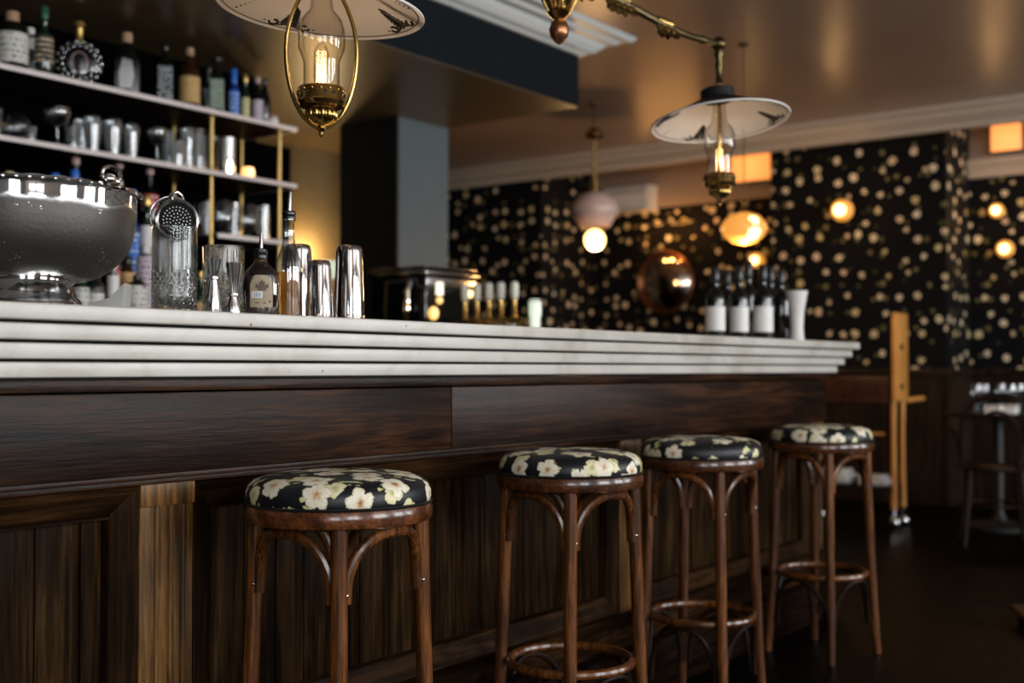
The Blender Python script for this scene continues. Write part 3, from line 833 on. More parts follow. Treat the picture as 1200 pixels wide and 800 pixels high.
# ------------------------------------------------------------------ things on the bar top (left)
# punch bowl
c = at(33, 352, d=2.165)
bw = thing('punch_bowl', 'large frosted silver punch bowl on a round foot, at the left end of the bar', 'bowl', (c.x, 2.02, CB))
k = 2.165 / 1370
prof = [(.090, 0), (.096, .004), (.094, .012), (.086, .020), (.083, .028), (.080, .036), (.078, .043), (.083, .047)]
MB().lathe(prof, 72).build('foot', 'chrome', bw)
prof = [(.0, .044), (.080, .046), (.115, .055), (.145, .071), (.163, .088), (.177, .108), (.185, .130), (.190, .160), (.1915, .200), (.193, .212),
        (.190, .212), (.188, .200), (.186, .160), (.180, .130), (.160, .092), (.115, .060), (0, .052)]
MB().lathe(prof, 96).build('bowl', 'silver', bw, 50)
rim = MB().tube([(.197 * cos(2 * pi * q / 90), .197 * sin(2 * pi * q / 90), .213 + .0012 * sin(q * 2.1)) for q in range(90)], .0058, 8, True)
for q in range(60):
    a = 2 * pi * q / 60
    rim.ball((.200 * cos(a), .200 * sin(a), .2135), .0040, 7, (1, 1, .8))
rim.build('rolled_rim', 'chrome', bw)
cd = math.atan2(-c.y, -c.x)
for a in (cd + RAD(42), cd + RAD(222)):
    h = MB(); q0 = Vector((.197 * cos(a), .197 * sin(a), .217))
    tn = Vector((-sin(a), cos(a), 0)); nn = Vector((cos(a), sin(a), 0))
    h.tube([q0 + tn * .022 * cos(q) + Vector((0, 0, .014 + .016 * sin(q))) + nn * .004 for q in [pi * 2 * j / 24 for j in range(24)]], .0040, 8, True)
    h.ball(q0 + Vector((0, 0, .008)), .013, 14, (1, 1, .8)).ball(q0 + tn * .016 + Vector((0, 0, .006)), .008, 10)
    h.build('handle', 'chrome', bw)

# white folded napkin beside the bowl
c = at(131, 352, y=2.16)
nap = tag(MB().prism([(-.045, 0), (.030, 0), (.034, .066), (.020, .052), (.004, .036), (-.018, .029), (-.040, .025)], 'y', -.025, .025).build('napkin', 'white', None, 30), 'folded white napkin on the bar between silver bowl and mixing glass', 'napkin')
nap.location = (c.x, 2.16, CB); nap.rotation_euler = (0, 0, YAW - pi / 2)

def crystal_glass(label, px, y, r, h, diamonds=True):
    c = at(px, 400, y=y)
    t = thing('mixing_glass', label, 'mixing glass', (c.x, y, CB))
    b = MB()
    seg = 72; n = 44; rings = []
    for i in range(n + 1):
        z = h * i / n
        ring = []
        for k_ in range(seg):
            a = 2 * pi * k_ / seg
            if z < h * .52 and z > h * .05 and diamonds:
                u1 = (a / (2 * pi) * 18 + z / .0165) % 1; u2 = (a / (2 * pi) * 18 - z / .0165) % 1
                dd = min(abs(u1 - .5), abs(u2 - .5)) * 2
                rr = r - .0026 * (1 - abs(u1 - .5) * 2) - .0026 * (1 - abs(u2 - .5) * 2) + .001
            elif z <= h * .05: rr = r
            else: rr = r - .0018 + .0010 * abs(cos(9 * a))
            ring.append(b.bm.verts.new((rr * cos(a), rr * sin(a), z)))
        rings.append(ring)
    for i in range(n):
        for k_ in range(seg): b.bm.faces.new([rings[i][k_], rings[i][(k_ + 1) % seg], rings[i + 1][(k_ + 1) % seg], rings[i + 1][k_]])
    b.bm.faces.new(rings[0][::-1])
    ri = r - .0065; inner = [[b.bm.verts.new((q * cos(2 * pi * k_ / seg), q * sin(2 * pi * k_ / seg), z)) for k_ in range(seg)] for q, z in ((r - .004, h + .0015), (ri, h), (ri, .03), (ri - .012, .016))]
    prev = rings[-1]
    for rg in inner:
        for k_ in range(seg): b.bm.faces.new([prev[k_], prev[(k_ + 1) % seg], rg[(k_ + 1) % seg], rg[k_]])
        prev = rg
    b.bm.faces.new(prev)
    b.build('cut_glass', 'crystal', t, 25)
    return t, c
mg, c = crystal_glass('tall cut crystal mixing glass holding bar tools, right of the silver bowl', 204, 1.965, .0455, .172)
# strainers leaning in the glass
def facing_frame(centre, tilt=0., turn=0.):
    back = Vector((-centre.x, -centre.y, EYE - centre.z)).normalized()
    z = Vector((0, 0, 1)); xx = z.cross(back).normalized(); yy = back.cross(xx)
    Mx = Matrix((xx, yy, back)).transposed().to_4x4()
    return Mx @ Matrix.Rotation(turn, 4, 'Y') @ Matrix.Rotation(tilt, 4, 'X')
pc = at(207, 258, y=1.955)
t = thing('cocktail_strainer', 'round perforated steel strainer resting on the mixing glass', 'strainer', pc)
t.rotation_euler = facing_frame(pc, RAD(-8), RAD(8)).to_euler()
R = .0435
b = MB().lathe([(0, -.004), (.018, -.0032), (.030, -.001), (.036, .0015), (.034, .003), (0, .001)], 48)
b.build('perforated_bowl', 'dark_steel', t, 60)
MB().tube([((R - .0045) * cos(2 * pi * q / 56), (R - .0045) * sin(2 * pi * q / 56), .003) for q in range(56)], .0045, 8, True).build('rim', 'steel', t)
b = MB()
for ring, n in ((.0, 1), (.007, 6), (.0135, 12), (.020, 18), (.0265, 24)):
    for q in range(n):
        a = 2 * pi * q / n + ring * 30
        b.ball((ring * cos(a), ring * sin(a), .0022), .0017, 6)
b.build('lit_perforations', 'cap_white', t)  # white dots stand in for light seen through the holes
b = MB().tube([(-.010, .038, -.002), (-.007, .053, 0), (.003, .057, .002), (.011, .051, .003), (.013, .042, .003)], .0026, 8)
b.tube([(-.014, .038, -.006), (-.012, .052, -.006), (-.002, .058, -.006), (.006, .052, -.005)], .0022, 8)
b.build('hanging_loop', 'steel', t)
pc2 = at(201, 255, y=1.985)
t = thing('spring_strainer', 'coiled spring strainer tucked behind the perforated strainer in the glass', 'strainer', pc2)
t.rotation_euler = facing_frame(pc2, 0, RAD(8)).to_euler()
for s_, zz in ((.0425, 0), (.0415, -.006), (.0405, -.012)):
    MB().tube([(s_ * cos(2 * pi * q / 56), s_ * sin(2 * pi * q / 56), zz) for q in range(56)], .0017, 7, True).build('coil_ring', 'steel', t)
b = MB()
pts = []
for q in range(420):
    a = 2 * pi * q / 420; bb = q * 2 * pi / 7
    rr = .040 + .0035 * cos(bb)
    pts.append((rr * cos(a), rr * sin(a), -.006 + .0045 * sin(bb)))
b.tube(pts, .0007, 4, True).build('spring', 'steel', t)
# steel tools standing in the glass
for dx, hh, w_, lab in ((.003, .165, .011, 'broad steel bar tongs standing in the crystal mixing glass'), (-.016, .135, .006, 'slim steel bar knife standing in the crystal mixing glass'), (.020, .168, .005, 'thin steel bar spoon standing at right in the crystal mixing glass')):
    p = Vector((c.x, 1.965, CB + .0195)) + _rt * dx
    t = thing({.003: 'bar_tongs', -.016: 'bar_knife'}.get(dx, 'bar_spoon'), lab, 'bar tool', p, YAW - pi / 2)
    b = MB().box(-w_ / 2, w_ / 2, -.0035, -.0015, 0, hh, .0006)
    if dx > 0 and w_ > .01: b.box(-w_ / 2, w_ / 2, .003, .005, 0, hh, .0006).box(-w_ / 2 - .001, w_ / 2 + .001, -.004, .0055, hh - .008, hh, .002)
    b.build('blade' if dx < 0 else 'shaft', 'tool', t)

gl2, c2 = crystal_glass('cut crystal glass standing behind the two steel jiggers', 261, 2.075, .0455, .158)
def jigger(label, px, y, h, waist, r1, r2):
    c = at(px, 400, y=y)
    t = thing('jigger', label, 'jigger', (c.x, y, CB), group='steel jiggers on the bar')
    zw = h * waist
    w_ = .0075
    MB().lathe([(0, .004), (r2 - .001, .003), (r2, 0), (r2 + .0006, .002), (r2 * .78, zw * .5), (w_, zw - .004), (w_, zw + .004), (r1 * .75, zw + (h - zw) * .55), (r1, h), (r1 - .0012, h), (r1 * .7, zw + (h - zw) * .5), (0, zw + .008)], 40).build('cups', 'satin', t, 40)
    MB().lathe([(w_, zw - .004), (w_ + .004, zw - .003), (w_ + .0045, zw), (w_ + .004, zw + .003), (w_, zw + .004)], 32).build('waist_ring', 'steel', t)
jigger('taller steel jigger, nearest the crystal mixing glass with tools', 250, 1.925, .112, .64, .0165, .0155)
jigger('steel jigger with a low waist, beside the syrup bottle', 273.5, 1.935, .108, .38, .0165, .0155)

# maple syrup flask with pourer
c = at(305, 400, y=1.975)
ang = math.atan2(-c.y, -c.x)
t = thing('syrup_bottle', 'rounded syrup flask with tan maple leaf label and steel pourer', 'bottle', (c.x, 1.975, CB), ang + pi / 2)
def flask(s_=1.09, zc=None):
    p = [(0, 0), (.026, .001), (.031, .006), (.034, .022), (.0365, .050), (.0365, .070), (.034, .088), (.028, .102), (.019, .112), (.013, .120), (.0125, .132)]
    return [(r_ * s_, z) for r_, z in p]
MB().lathe(flask(), 48, fy=.62, caps=False).build('flask', 'bottle_clear', t, 60)
MB().lathe([(0, .0085)] + [(r_ - .0030, max(z, .0086)) for r_, z in flask() if .005 < z < .09] + [(.0, .0885)], 40, fy=.60).build('syrup', 'dark_liquid', t, 60)
MB().tube([(.0135 * cos(2 * pi * q / 24), .0135 * .75 * sin(2 * pi * q / 24), .121) for q in range(24)], .002, 6, True).build('neck_ring', 'brass', t)
MB().lathe([(.0125, .126), (.015, .128), (.0150, .134), (.0135, .136), (.0150, .140), (.0150, .146), (.010, .149), (0, .150)], 24).build('stopper', 'black_plastic', t)
MB().tube([(0, 0, .148), (.0005, 0, .160), (.001, 0, .172), (.001, 0, .186)], [.0062, .0048, .0036, .0022], 12).build('pour_spout', 'steel', t)
# label with leaf and barcode, wrapped on the front (local -y looks at the camera)
def front(x, z, off):
    # depth of flask surface at x, z
    pr_ = flask(); rr = .0398
    for (ra, za), (rb, zb) in zip(pr_[:-1], pr_[1:]):
        if za <= z <= zb: rr = ra + (rb - ra) * (z - za) / max(1e-6, zb - za)
    q = max(0., 1 - (x / rr) ** 2)
    return Vector((x, -rr * .62 * math.sqrt(q) - off, z))
def patch(fn, x0, x1, z0, z1, off, nx=10, nz=8, clip=None):
    b = MB(); g = {}
    for i in range(nx + 1):
        for j in range(nz + 1):
            x = x0 + (x1 - x0) * i / nx; z = z0 + (z1 - z0) * j / nz
            if clip: x, z = clip(x, z, j / nz)
            g[i, j] = b.bm.verts.new(fn(x, z, off))
    for i in range(nx):
        for j in range(nz): b.bm.faces.new([g[i, j], g[i + 1, j], g[i + 1, j + 1], g[i, j + 1]])
    return b
def clip(x, z, t_): return (x + .0) * (1 - .45 * max(0, t_ - .72) / .28), z
lb = patch(front, -.022, .026, .020, .090, .0012, 12, 12, clip).build('label', 'lb_kraft', t, 60)
M['leaf_ink'] = plain('dark_leaf_print', (.10, .075, .05), .6)
leafp = [(0, -.020), (.002, -.006), (.012, -.009), (.010, -.004), (.020, .003), (.016, .005), (.018, .012), (.010, .009), (.007, .007), (.009, .018), (.004, .016), (0, .024)]
leafp = leafp + [(-x, z) for x, z in leafp[-2:0:-1]]
b = MB(); vs = [b.bm.verts.new(front(x * .8 + .003, z * .8 + .062, .0020)) for x, z in leafp]
cv = b.bm.verts.new(front(.003, .064, .0020))
for i in range(len(vs)): b.bm.faces.new([cv, vs[i], vs[(i + 1) % len(vs)]])
b.build('printed_leaf', M['leaf_ink'], lb, 0)
patch(front, -.019, .004, .040, .054, .0024, 5, 2).build('barcode_sticker', 'cap_white', lb, 60)
M['barcode'] = plain('barcode_ink', (.20, .26, .36), .6)
b = MB()
for q in range(6):
    x = -.015 + q * .0027; w_ = .0007 + .0005 * (q % 3)
    b.quad(front(x, .042, .003), front(x + w_, .042, .003), front(x + w_, .052, .003), front(x, .052, .003))
b.build('barcode_bars', M['barcode'], lb, 0)
b = MB()
b.quad(front(-.010, .028, .002), front(.012, .028, .002), front(.012, .031, .002), front(-.010, .031, .002))
b.quad(front(.018, .030, .002), front(.022, .030, .002), front(.022, .035, .002), front(.018, .035, .002))
b.build('printed_line', M['leaf_ink'], lb, 0)

# long-necked bottle with amber spirit and pourer
c = at(338, 400, y=2.04)
t = thing('pourer_bottle', 'long-necked clear bottle half full of amber spirit, with a tall pourer', 'bottle', (c.x, 2.04, CB))
pr_ = [(0, 0), (.027, .0), (.0305, .004), (.0305, .120), (.029, .132), (.024, .148), (.017, .168), (.0125, .190), (.0115, .225), (.0135, .228), (.0135, .236), (.0115, .238)]
MB().lathe(pr_, 48, caps=False).build('clear_body', 'bottle_clear', t, 60)
MB().lathe([(0, .0095), (.0272, .0095), (.0276, .110), (0, .110)], 40).build('spirit', 'amber_liquid', t)
MB().lathe([(.0125, .232), (.0165, .233), (.0165, .237), (.013, .239), (.0165, .243), (.0165, .248), (.012, .252), (0, .253)], 28).build('stopper', 'black_plastic', t)
MB().tube([(0, 0, .250), (.0008, 0, .262), (.002, 0, .280), (.003, 0, .296)], [.0058, .0055, .0050, .0034], 14).build('pour_spout', 'steel', t)

def tin(label, px, y, r0, r1, h):
    c = at(px, 400, y=y)
    t = thing('shaker_tin', label, 'shaker tin', (c.x, y, CB), group='upturned shaker tins on the bar')
    MB().lathe([(r0 - .002, .0005), (r0, 0), (r0 + .0012, .0015), (r0, .004), (r0 - .001, h * .10), (r0 - .0012, h * .11), (r1 + .002, h - .016), (r1 + .0005, h - .008), (r1 - .003, h - .002), (r1 - .009, h), (0, h)], 64, caps=False).build('tin_body', 'chrome', t, 30)
    MB().tube([((r0 + .0006) * cos(2 * pi * q / 56), (r0 + .0006) * sin(2 * pi * q / 56), .0022) for q in range(56)], .0017, 7, True).build('rolled_edge', 'chrome', t)
tin('short upturned steel shaker tin in front of a taller one', 374, 2.0, .0335, .0255, .140)
tin('tall upturned steel shaker tin, rightmost of the tins', 409, 2.03, .0385, .0300, .187)
tin('tall upturned steel shaker tin standing behind the amber bottle', 349, 2.13, .0385, .0300, .190)

# ------------------------------------------------------------------ back bar
bc = thing('back_bar_cabinet', 'long black back bar cabinet behind the bar', 'cabinet', (0, 0, 0))
MB().box(.6, 4.24, 3.88, 4.79, 0, 1.20).build('body', 'backpanel', bc, 0)
MB().box(.6, 4.25, 3.86, 3.88, 1.17, 1.20).build('edge_strip', 'brass_dark', bc, 0)
r1 = thing('bottle_riser', 'lower black bottle step on the back bar cabinet', 'riser', (2.0, 4.465, 1.20)); MB().box(-1.4, 1.40, -.325, .325, 0, .20).build('step', 'backpanel', r1, 0)
r2 = thing('bottle_riser', 'upper black bottle step at the back of the back bar cabinet', 'riser', (2.0, 4.59, 1.40)); MB().box(-1.4, 1.40, -.20, .20, 0, .22).build('step', 'backpanel', r2, 0)
sb = thing('sideboard', 'black sideboard in the niche behind the grey column', 'cabinet', (5.3, 5.75, 0))
MB().box(-.35, .60, -.22, .24, 0, 1.20).build('body', 'backpanel', sb, 0); MB().box(-.36, .605, -.23, .245, 1.20, 1.22).build('top', 'brass_dark', sb, 0)
su = thing('shelving_unit', 'open back bar shelving of pale shelves on gilt posts', 'shelves', (0, 0, 0))
YS = 4.36
zs = [EYE + .917 + .004, EYE + 1.204]
sx_end = 3.99
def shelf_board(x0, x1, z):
    sh_ = MB().box(x0, x1 - .004, YS + .012, 4.78, z - .021, z - .001).build('shelf', 'shelf_shaded', su, 0)  # underside takes a dark colour for its shade; edge and top stay pale
    MB().box(x0, x1, YS, YS + .014, z - .022, z, .004).box(x1 - .012, x1, YS + .012, 4.78, z - .022, z, .002).build('lit_edge', 'shelf', sh_)
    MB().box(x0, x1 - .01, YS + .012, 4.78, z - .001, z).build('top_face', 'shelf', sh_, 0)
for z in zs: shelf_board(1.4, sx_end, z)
ZL = EYE + .632
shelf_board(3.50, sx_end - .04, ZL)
def postx(px, y): return at(px, 300, y=y).x
for px, y in ((247, 4.40), (327, 4.40)):
    x = postx(px, y)
    b = MB().tube([(x, y, 1.2), (x, y, zs[1] - .022)], .0095, 12)
    for z in (ZL, zs[0], zs[1] - .022): b.lathe([(.0095, z - .001), (.016, z), (.016, z + .004), (.0095, z + .012)], 14, (x, y, 0)) if z < zs[1] - .03 else b.lathe([(.0095, z - .012), (.016, z - .004), (.016, z)], 14, (x, y, 0))
    b.build('post', 'brass_post', su)
for px, y in ((203, 4.74), (282.5, 4.74)):
    x = postx(px, y)
    MB().tube([(x, y, 1.2), (x, y, zs[1] - .022)], .0085, 12).build('post', 'brass_post', su)

def bottle(label, px, y, base, R, H, kind='round', glass='bg_black', lab=None, cap='cap_black', lz=(.15, .5), neckR=.014, neck=.30, sh=.12, flat=1., name='bottle', group='bottles on the top shelf', caplen=.12, x=None, capR=None):
    c = at(px, 300, y=y)
    ang = math.atan2(-c.y, -c.x)
    t = thing(name, label, 'bottle', (c.x if x is None else x, y, base), ang + pi / 2, group)
    b0 = H * (1 - neck - sh)
    prof = [(0, 0), (R * .93, 0), (R, .004), (R, b0), (R * .93, b0 + H * sh * .35), (R * .62, b0 + H * sh * .75), (neckR * 1.15, b0 + H * sh), (neckR, b0 + H * sh * 1.3), (neckR, H * (1 - caplen * .9)), (neckR * 1.2, H * (1 - caplen * .85)), (neckR * 1.15, H * (1 - caplen * .6))]
    if kind == 'square':
        m = MB(); m.box(-R, R, -R * flat, R * flat, 0, b0, min(R, R * flat) * .28, seg=4)
        m.lathe([(R * .85, b0 - .004), (R * .80, b0 + H * sh * .3), (R * .5, b0 + H * sh * .8), (neckR, b0 + H * sh), (neckR, H * (1 - caplen * .6))], 28, fy=max(flat, .6))
        m.build('glass_body', glass, t, 50)
    else:
        MB().lathe(prof, 36, fy=flat).build('glass_body', glass, t, 50)
    if lab:
        z0, z1 = H * lz[0], H * lz[1]
        if kind == 'square':
            MB().box(-R * .86, R * .86, -R * flat - .0015, -R * flat + .002, z0, z1, .0005).build('label', lab, t, 0)
        else:
            MB().lathe([(R - .002, z0), (R + .0012, z0), (R + .0012, z1), (R - .002, z1)], 36, fy=flat, caps=False).build('label', lab, t, 50)
    cr = capR or neckR * 1.25
    MB().lathe([(0, H * (1 - caplen)), (cr * .9, H * (1 - caplen)), (cr, H * (1 - caplen * .8)), (cr, H * .985), (cr * .8, H), (0, H)], 24).build('cap', cap, t, 40)
    return t
T = zs[1]
def hpx(px, y, ytop, base):  # height of something whose top is seen at a pixel
    return at(px, ytop, y=y).z - base
ya = 4.47
bottle('stout bottle with wide white label and cork, first on the top shelf', 12, ya, T, .060, hpx(12, ya, 13, T), lab='lb_white', cap='cork', lz=(.12, .62), neck=.16, sh=.12, neckR=.020, caplen=.20, capR=.026)
bottle('small bright-labelled bottle half hidden behind the stout white-labelled one', 33, 4.62, T, .030, hpx(33, 4.62, 32, T), glass='bg_clear', lab='lb_white', cap='cap_white', lz=(.6, .8))
bottle('green-capped dark bottle with striped label, second on the top shelf', 49.5, ya, T, .036, hpx(49, ya, 7, T), glass='bg_green', lab='lb_dark', cap='cap_green', lz=(.22, .58), neck=.36, sh=.12, caplen=.18)
# disc-shaped cognac bottle
c = at(91, 300, y=ya); H = hpx(91, ya, 24, T)
t = thing('cognac_decanter', 'disc-shaped cognac decanter with beaded edge and gold neck, on the top shelf', 'bottle', (c.x, ya, T), math.atan2(-c.y, -c.x) + pi / 2, 'bottles on the top shelf')
rx = Matrix.Rotation(pi / 2, 4, 'X'); Rd = H * .335
MB().lathe([(0, -.028), (Rd * .45, -.030), (Rd * .85, -.022), (Rd, -.008), (Rd, .008), (Rd * .85, .022), (Rd * .45, .030), (0, .028)], 44, (0, 0, Rd + .006), mat=rx).build('disc_body', 'bg_black', t)
b = MB()
for q in range(18):
    a = 2 * pi * q / 18
    b.ball((Rd * .93 * cos(a), -.012, Rd + .006 + Rd * .93 * sin(a)), .0085, 8, (1, .8, 1))
    b.ball((Rd * .74 * cos(a + .17), -.022, Rd + .006 + Rd * .74 * sin(a + .17)), .0075, 8, (1, .8, 1))
b.build('glass_beads', 'chrome', t)
MB().lathe([(0, -.031), (.026, -.0325), (.030, -.030)], 30, (0, 0, Rd + .006), mat=rx, fy=1.35).build('medallion', 'lb_red', t)
MB().tube([(.031 * cos(2 * pi * q / 30), -.031, Rd + .006 + .041 * sin(2 * pi * q / 30)) for q in range(30)], .0018, 6, True).build('medallion_rim', 'cap_rose', t)
MB().lathe([(.030, 0), (.042, 0), (.040, .010), (.020, .014)], 24, fy=.7).build('base', 'bg_black', t)
MB().lathe([(.020, Rd * 1.95), (.013, Rd * 2.1), (.014, H * .80), (.016, H * .88)], 20).build('neck', 'cap_gold', t)
MB().lathe([(.010, H * .88), (.024, H * .92), (.022, H * .97), (.006, H)], 12).build('stopper', 'cap_gold', t)
bottle('faceted dark bottle with silver-grey front and cork, on the top shelf', 147, ya, T, .055, hpx(147, ya, 38, T), 'square', 'bg_black', 'lb_pink' if 0 else None, 'cork', neck=.20, sh=.22, flat=.6, neckR=.018, caplen=.16)
o = [x for x in COL.objects if x.get('label', '').startswith('faceted dark')][0]
MB().prism([(-.030, .03), (.020, .03), (.030, .09), (.022, .155), (-.018, .165), (-.034, .10)], 'y', -.0355, -.032).build('silver_front', 'steel', o, 0)
bottle('square black-labelled whiskey bottle with black cap, on the top shelf', 192, ya, T, .037, hpx(192, ya, 50, T), 'square', 'bg_black', 'lb_black', 'cap_black', lz=(.10, .60), neck=.26, sh=.13, flat=.9)
bottle('dark bottle with broad tan label and round cork, on the top shelf', 221, ya, T, .046, hpx(221, ya, 56, T), glass='bg_brown', lab='lb_tan', cap='cork', lz=(.10, .52), neck=.24, sh=.18, neckR=.016, caplen=.13, capR=.019)
bottle('dark bottle with pale shoulder, behind the pale green-labelled one', 243, 4.62, T, .036, hpx(243, 4.62, 76, T), glass='bg_clear', cap='cap_black')
bottle('square bottle with pale green label and flat black stopper', 253, ya, T, .036, hpx(253, ya, 68, T), 'square', 'bg_black', 'lb_green', 'cap_black', lz=(.12, .62), neck=.20, sh=.16, flat=.7, caplen=.06, capR=.028)
bottle('small blue-labelled bottle with blue neck, on the top shelf', 273, ya, T, .024, hpx(274, ya, 81, T), glass='bg_blue', lab='lb_blue', cap='cap_blue', lz=(.04, .56), neck=.30, sh=.14, neckR=.012, caplen=.30)
bottle('slim bottle with yellow-green label and gold cap, right of the blue one', 286.5, ya, T, .020, hpx(287, ya, 87, T), glass='bg_green', lab='lb_yellow', cap='cap_gold', lz=(.05, .50), neck=.32, sh=.14, neckR=.011, caplen=.16)
bottle('dark little bottle with pale pink label near the shelf end', 301, ya, T, .026, hpx(301, ya, 90, T), glass='bg_black', lab='lb_pink', cap='cap_rose', lz=(.05, .50), neck=.28, sh=.18, neckR=.012, caplen=.14)
bottle('black bottle behind the pink-labelled one at the shelf end', 309, 4.58, T, .032, hpx(309, 4.58, 92, T), glass='bg_black', cap='cap_black', neck=.2, sh=.25)
c = at(319, 300, y=ya)
t = thing('white_jar', 'little white lidded jar at the right end of the top shelf', 'jar', (c.x, ya, T))
MB().lathe([(0, 0), (.026, 0), (.028, .006), (.028, .040), (.024, .044)], 28).build('jar_body', 'cap_white', t)
MB().lathe([(.0, .044), (.026, .044), (.027, .050), (.024, .060), (0, .062)], 28).build('lid', 'cap_rose', t)

# glasses on the middle shelf
def glass_obj(kind, label, px, y, base, h, r, group='glasses on the middle shelf'):
    c = at(px, 300, y=y)
    if kind == 'coupe':
        t = thing('coupe_glass', label, 'glass', (c.x, y, base), 0, group)
        MB().lathe([(0, .004), (r * .72, .002), (r * .74, .004), (.010, .010), (.005, .02)], 32).build('foot', 'glass_shelf', t, 60)
        MB().tube([(0, 0, .012), (0, 0, h * .5), (0, 0, h * .56)], [.0045, .0042, .007], 10).build('stem', 'glass_shelf', t)
        MB().lathe([(0, h * .55), (r * .45, h * .57), (r * .85, h * .68), (r, h * .86), (r * .97, h)], 36, caps=False).build('bowl', 'glass_shelf', t, 60)
    elif kind == 'snifter':
        t = thing('snifter_glass', label, 'glass', (c.x, y, base), 0, group)
        MB().lathe([(0, .003), (r * .6, .002), (r * .62, .005), (.008, .010), (.006, h * .16)], 28).build('foot', 'glass_shelf', t, 60)
        MB().lathe([(0, h * .16), (r * .6, h * .22), (r * .95, h * .40), (r, h * .52), (r * .88, h * .75), (r * .68, h)], 32, caps=False).build('bowl', 'glass_shelf', t, 60)
    else:
        t = thing('tumbler' if kind != 'tall' else 'beer_glass', label, 'glass', (c.x, y, base), 0, group)
        if kind == 'tall': p = [(r * .72, .0), (r * .76, .012), (r * .80, h * .35), (r * .97, h * .72), (r, h * .86), (r * .93, h)]
        else: p = [(r * .84, 0), (r * .88, .010), (r * .94, h * .5), (r, h)]
        MB().lathe(p, 32, caps=False).build('wall', 'glass_shelf', t, 60)
        MB().lathe([(0, .001), (p[0][0] * .97, .001), (p[0][0] * .97, .012), (0, .013)], 28).build('thick_base', 'glass_shelf', t)
    return t
G = zs[0]
hh = lambda px, y, yt, base=G: hpx(px, y, yt, base)
glass_obj('tumbler', 'tumbler cut off by the left edge, on the middle shelf', -8, 4.45, G, hh(0, 4.45, 128), .034)
glass_obj('snifter', 'squat round snifter at the left end of the middle shelf', 19, 4.45, G, hh(19, 4.45, 134), .056)
glass_obj('tumbler', 'low tumbler just behind the squat snifter on the middle shelf', 33, 4.6, G, hh(33, 4.6, 148), .034)
glass_obj('coupe', 'wide coupe glass standing alone on the middle shelf', 66, 4.45, G, hh(66, 4.45, 126), .055)
glass_obj('tumbler', 'tumbler in shadow between the coupe and the tall beer glasses', 84, 4.55, G, hh(84, 4.55, 147), .034)
glass_obj('tall', 'beer glass at the rear, left of the front beer glasses', 94, 4.62, G, hh(94, 4.62, 138), .036)
glass_obj('tall', 'tallest beer glass on the middle shelf, left of two similar ones', 107, 4.45, G, hh(107, 4.45, 135), .040)
glass_obj('tall', 'beer glass in the middle of the front row of three', 131, 4.45, G, hh(131, 4.45, 139), .042)
glass_obj('tall', 'shorter beer glass, last of the front row of three', 153, 4.45, G, hh(153, 4.45, 145), .036)
glass_obj('coupe', 'small coupe glass right of the beer glasses, on the middle shelf', 183, 4.45, G, hh(183, 4.45, 150), .045)
glass_obj('tumbler', 'tumbler close behind the small coupe glass', 196, 4.58, G, hh(196, 4.58, 155), .036)
glass_obj('tumbler', 'ribbed tumbler at the left of the clear glass cluster', 207, 4.44, G, hh(207, 4.44, 165), .036)
glass_obj('tall', 'tall glass in the middle of the cluster before the gilt post', 219, 4.46, G, hh(219, 4.46, 149), .036)
glass_obj('tumbler', 'tumbler in the cluster just left of the front gilt post', 232, 4.48, G, hh(232, 4.48, 152), .036)
glass_obj('tumbler', 'glass standing directly behind the front gilt post', 248, 4.58, G, hh(248, 4.58, 160), .034)
t = glass_obj('tumbler', 'dark silver cup right of the front gilt post', 266, 4.47, G, hh(266, 4.47, 162), .042)
for chd in t.children: chd.data.materials.clear(); chd.data.materials.append(M['chrome'])
c = at(290, 300, y=4.46)
t = thing('candle_lamp', 'glowing orange tealight glass near the end of the middle shelf', 'candle', (c.x, 4.46, G))
MB().lathe([(0, .002), (.022, 0), (.030, .012), (.033, .035), (.028, .058), (.026, .060), (.030, .036), (.026, .014), (0, .008)], 28).build('candle_glass', 'flame', t, 50)
lamp((c.x, 4.40, G + .05), .12, (1, .5, .2), .02)
for kind, px, yt, y, r, lab in (('snifter', 232, 239, 4.6, .036, 'snifter at the left end of the short lower shelf'), ('tumbler', 242, 236, 4.52, .030, 'tumbler close to the gilt post on the lower shelf'), ('snifter', 262, 234, 4.47, .044, 'round snifter right of the front post, lower shelf'), ('tumbler', 273, 238, 4.58, .036, 'tumbler behind the round snifter, lower shelf'),
                        ('snifter', 291, 239, 4.46, .044, 'amber-glinting snifter in the middle of the lower shelf'), ('tumbler', 308, 241, 4.46, .036, 'last tumbler at the right end of the lower shelf')):
    glass_obj(kind, lab, px, y, ZL, hpx(px, y, yt, ZL), r, 'glasses on the short lower shelf')

# stepped rows of bottles on the back cabinet
gb = 'bottles on the stepped back bar cabinet'
B = bottle
B('dark bottle with a rose cap on the top step, above the silver bowl', 88, 4.48, 1.62, .032, hpx(88, 4.48, 184, 1.62), cap='cap_rose', group=gb, caplen=.10)
B('dark bottle with a blue-white cap, seen above the bowl rim', 87, 4.26, 1.40, .032, hpx(87, 4.26, 199, 1.40), cap='cap_blue', group=gb, caplen=.09)
B('dark bottle with a yellow-green cap at the far left above the bowl', 10, 4.26, 1.40, .034, hpx(10, 4.26, 201, 1.40), cap='lb_yellow', group=gb, caplen=.09)
B('dark bottle with a dim blue cap between two others above the bowl', 64, 4.26, 1.40, .034, hpx(64, 4.26, 203, 1.40), glass='bg_blue', cap='cap_blue', group=gb, caplen=.06)
B('dark bottle with a dim rose cap on the top step, over the bowl handle', 139, 4.48, 1.62, .036, hpx(139, 4.48, 188, 1.62), cap='cap_rose', group=gb, caplen=.10)
B('dark bottle with a cream cap, just right of the bowl handle', 138, 4.26, 1.40, .023, hpx(138, 4.26, 211, 1.40), cap='cap_white', group=gb, caplen=.07)
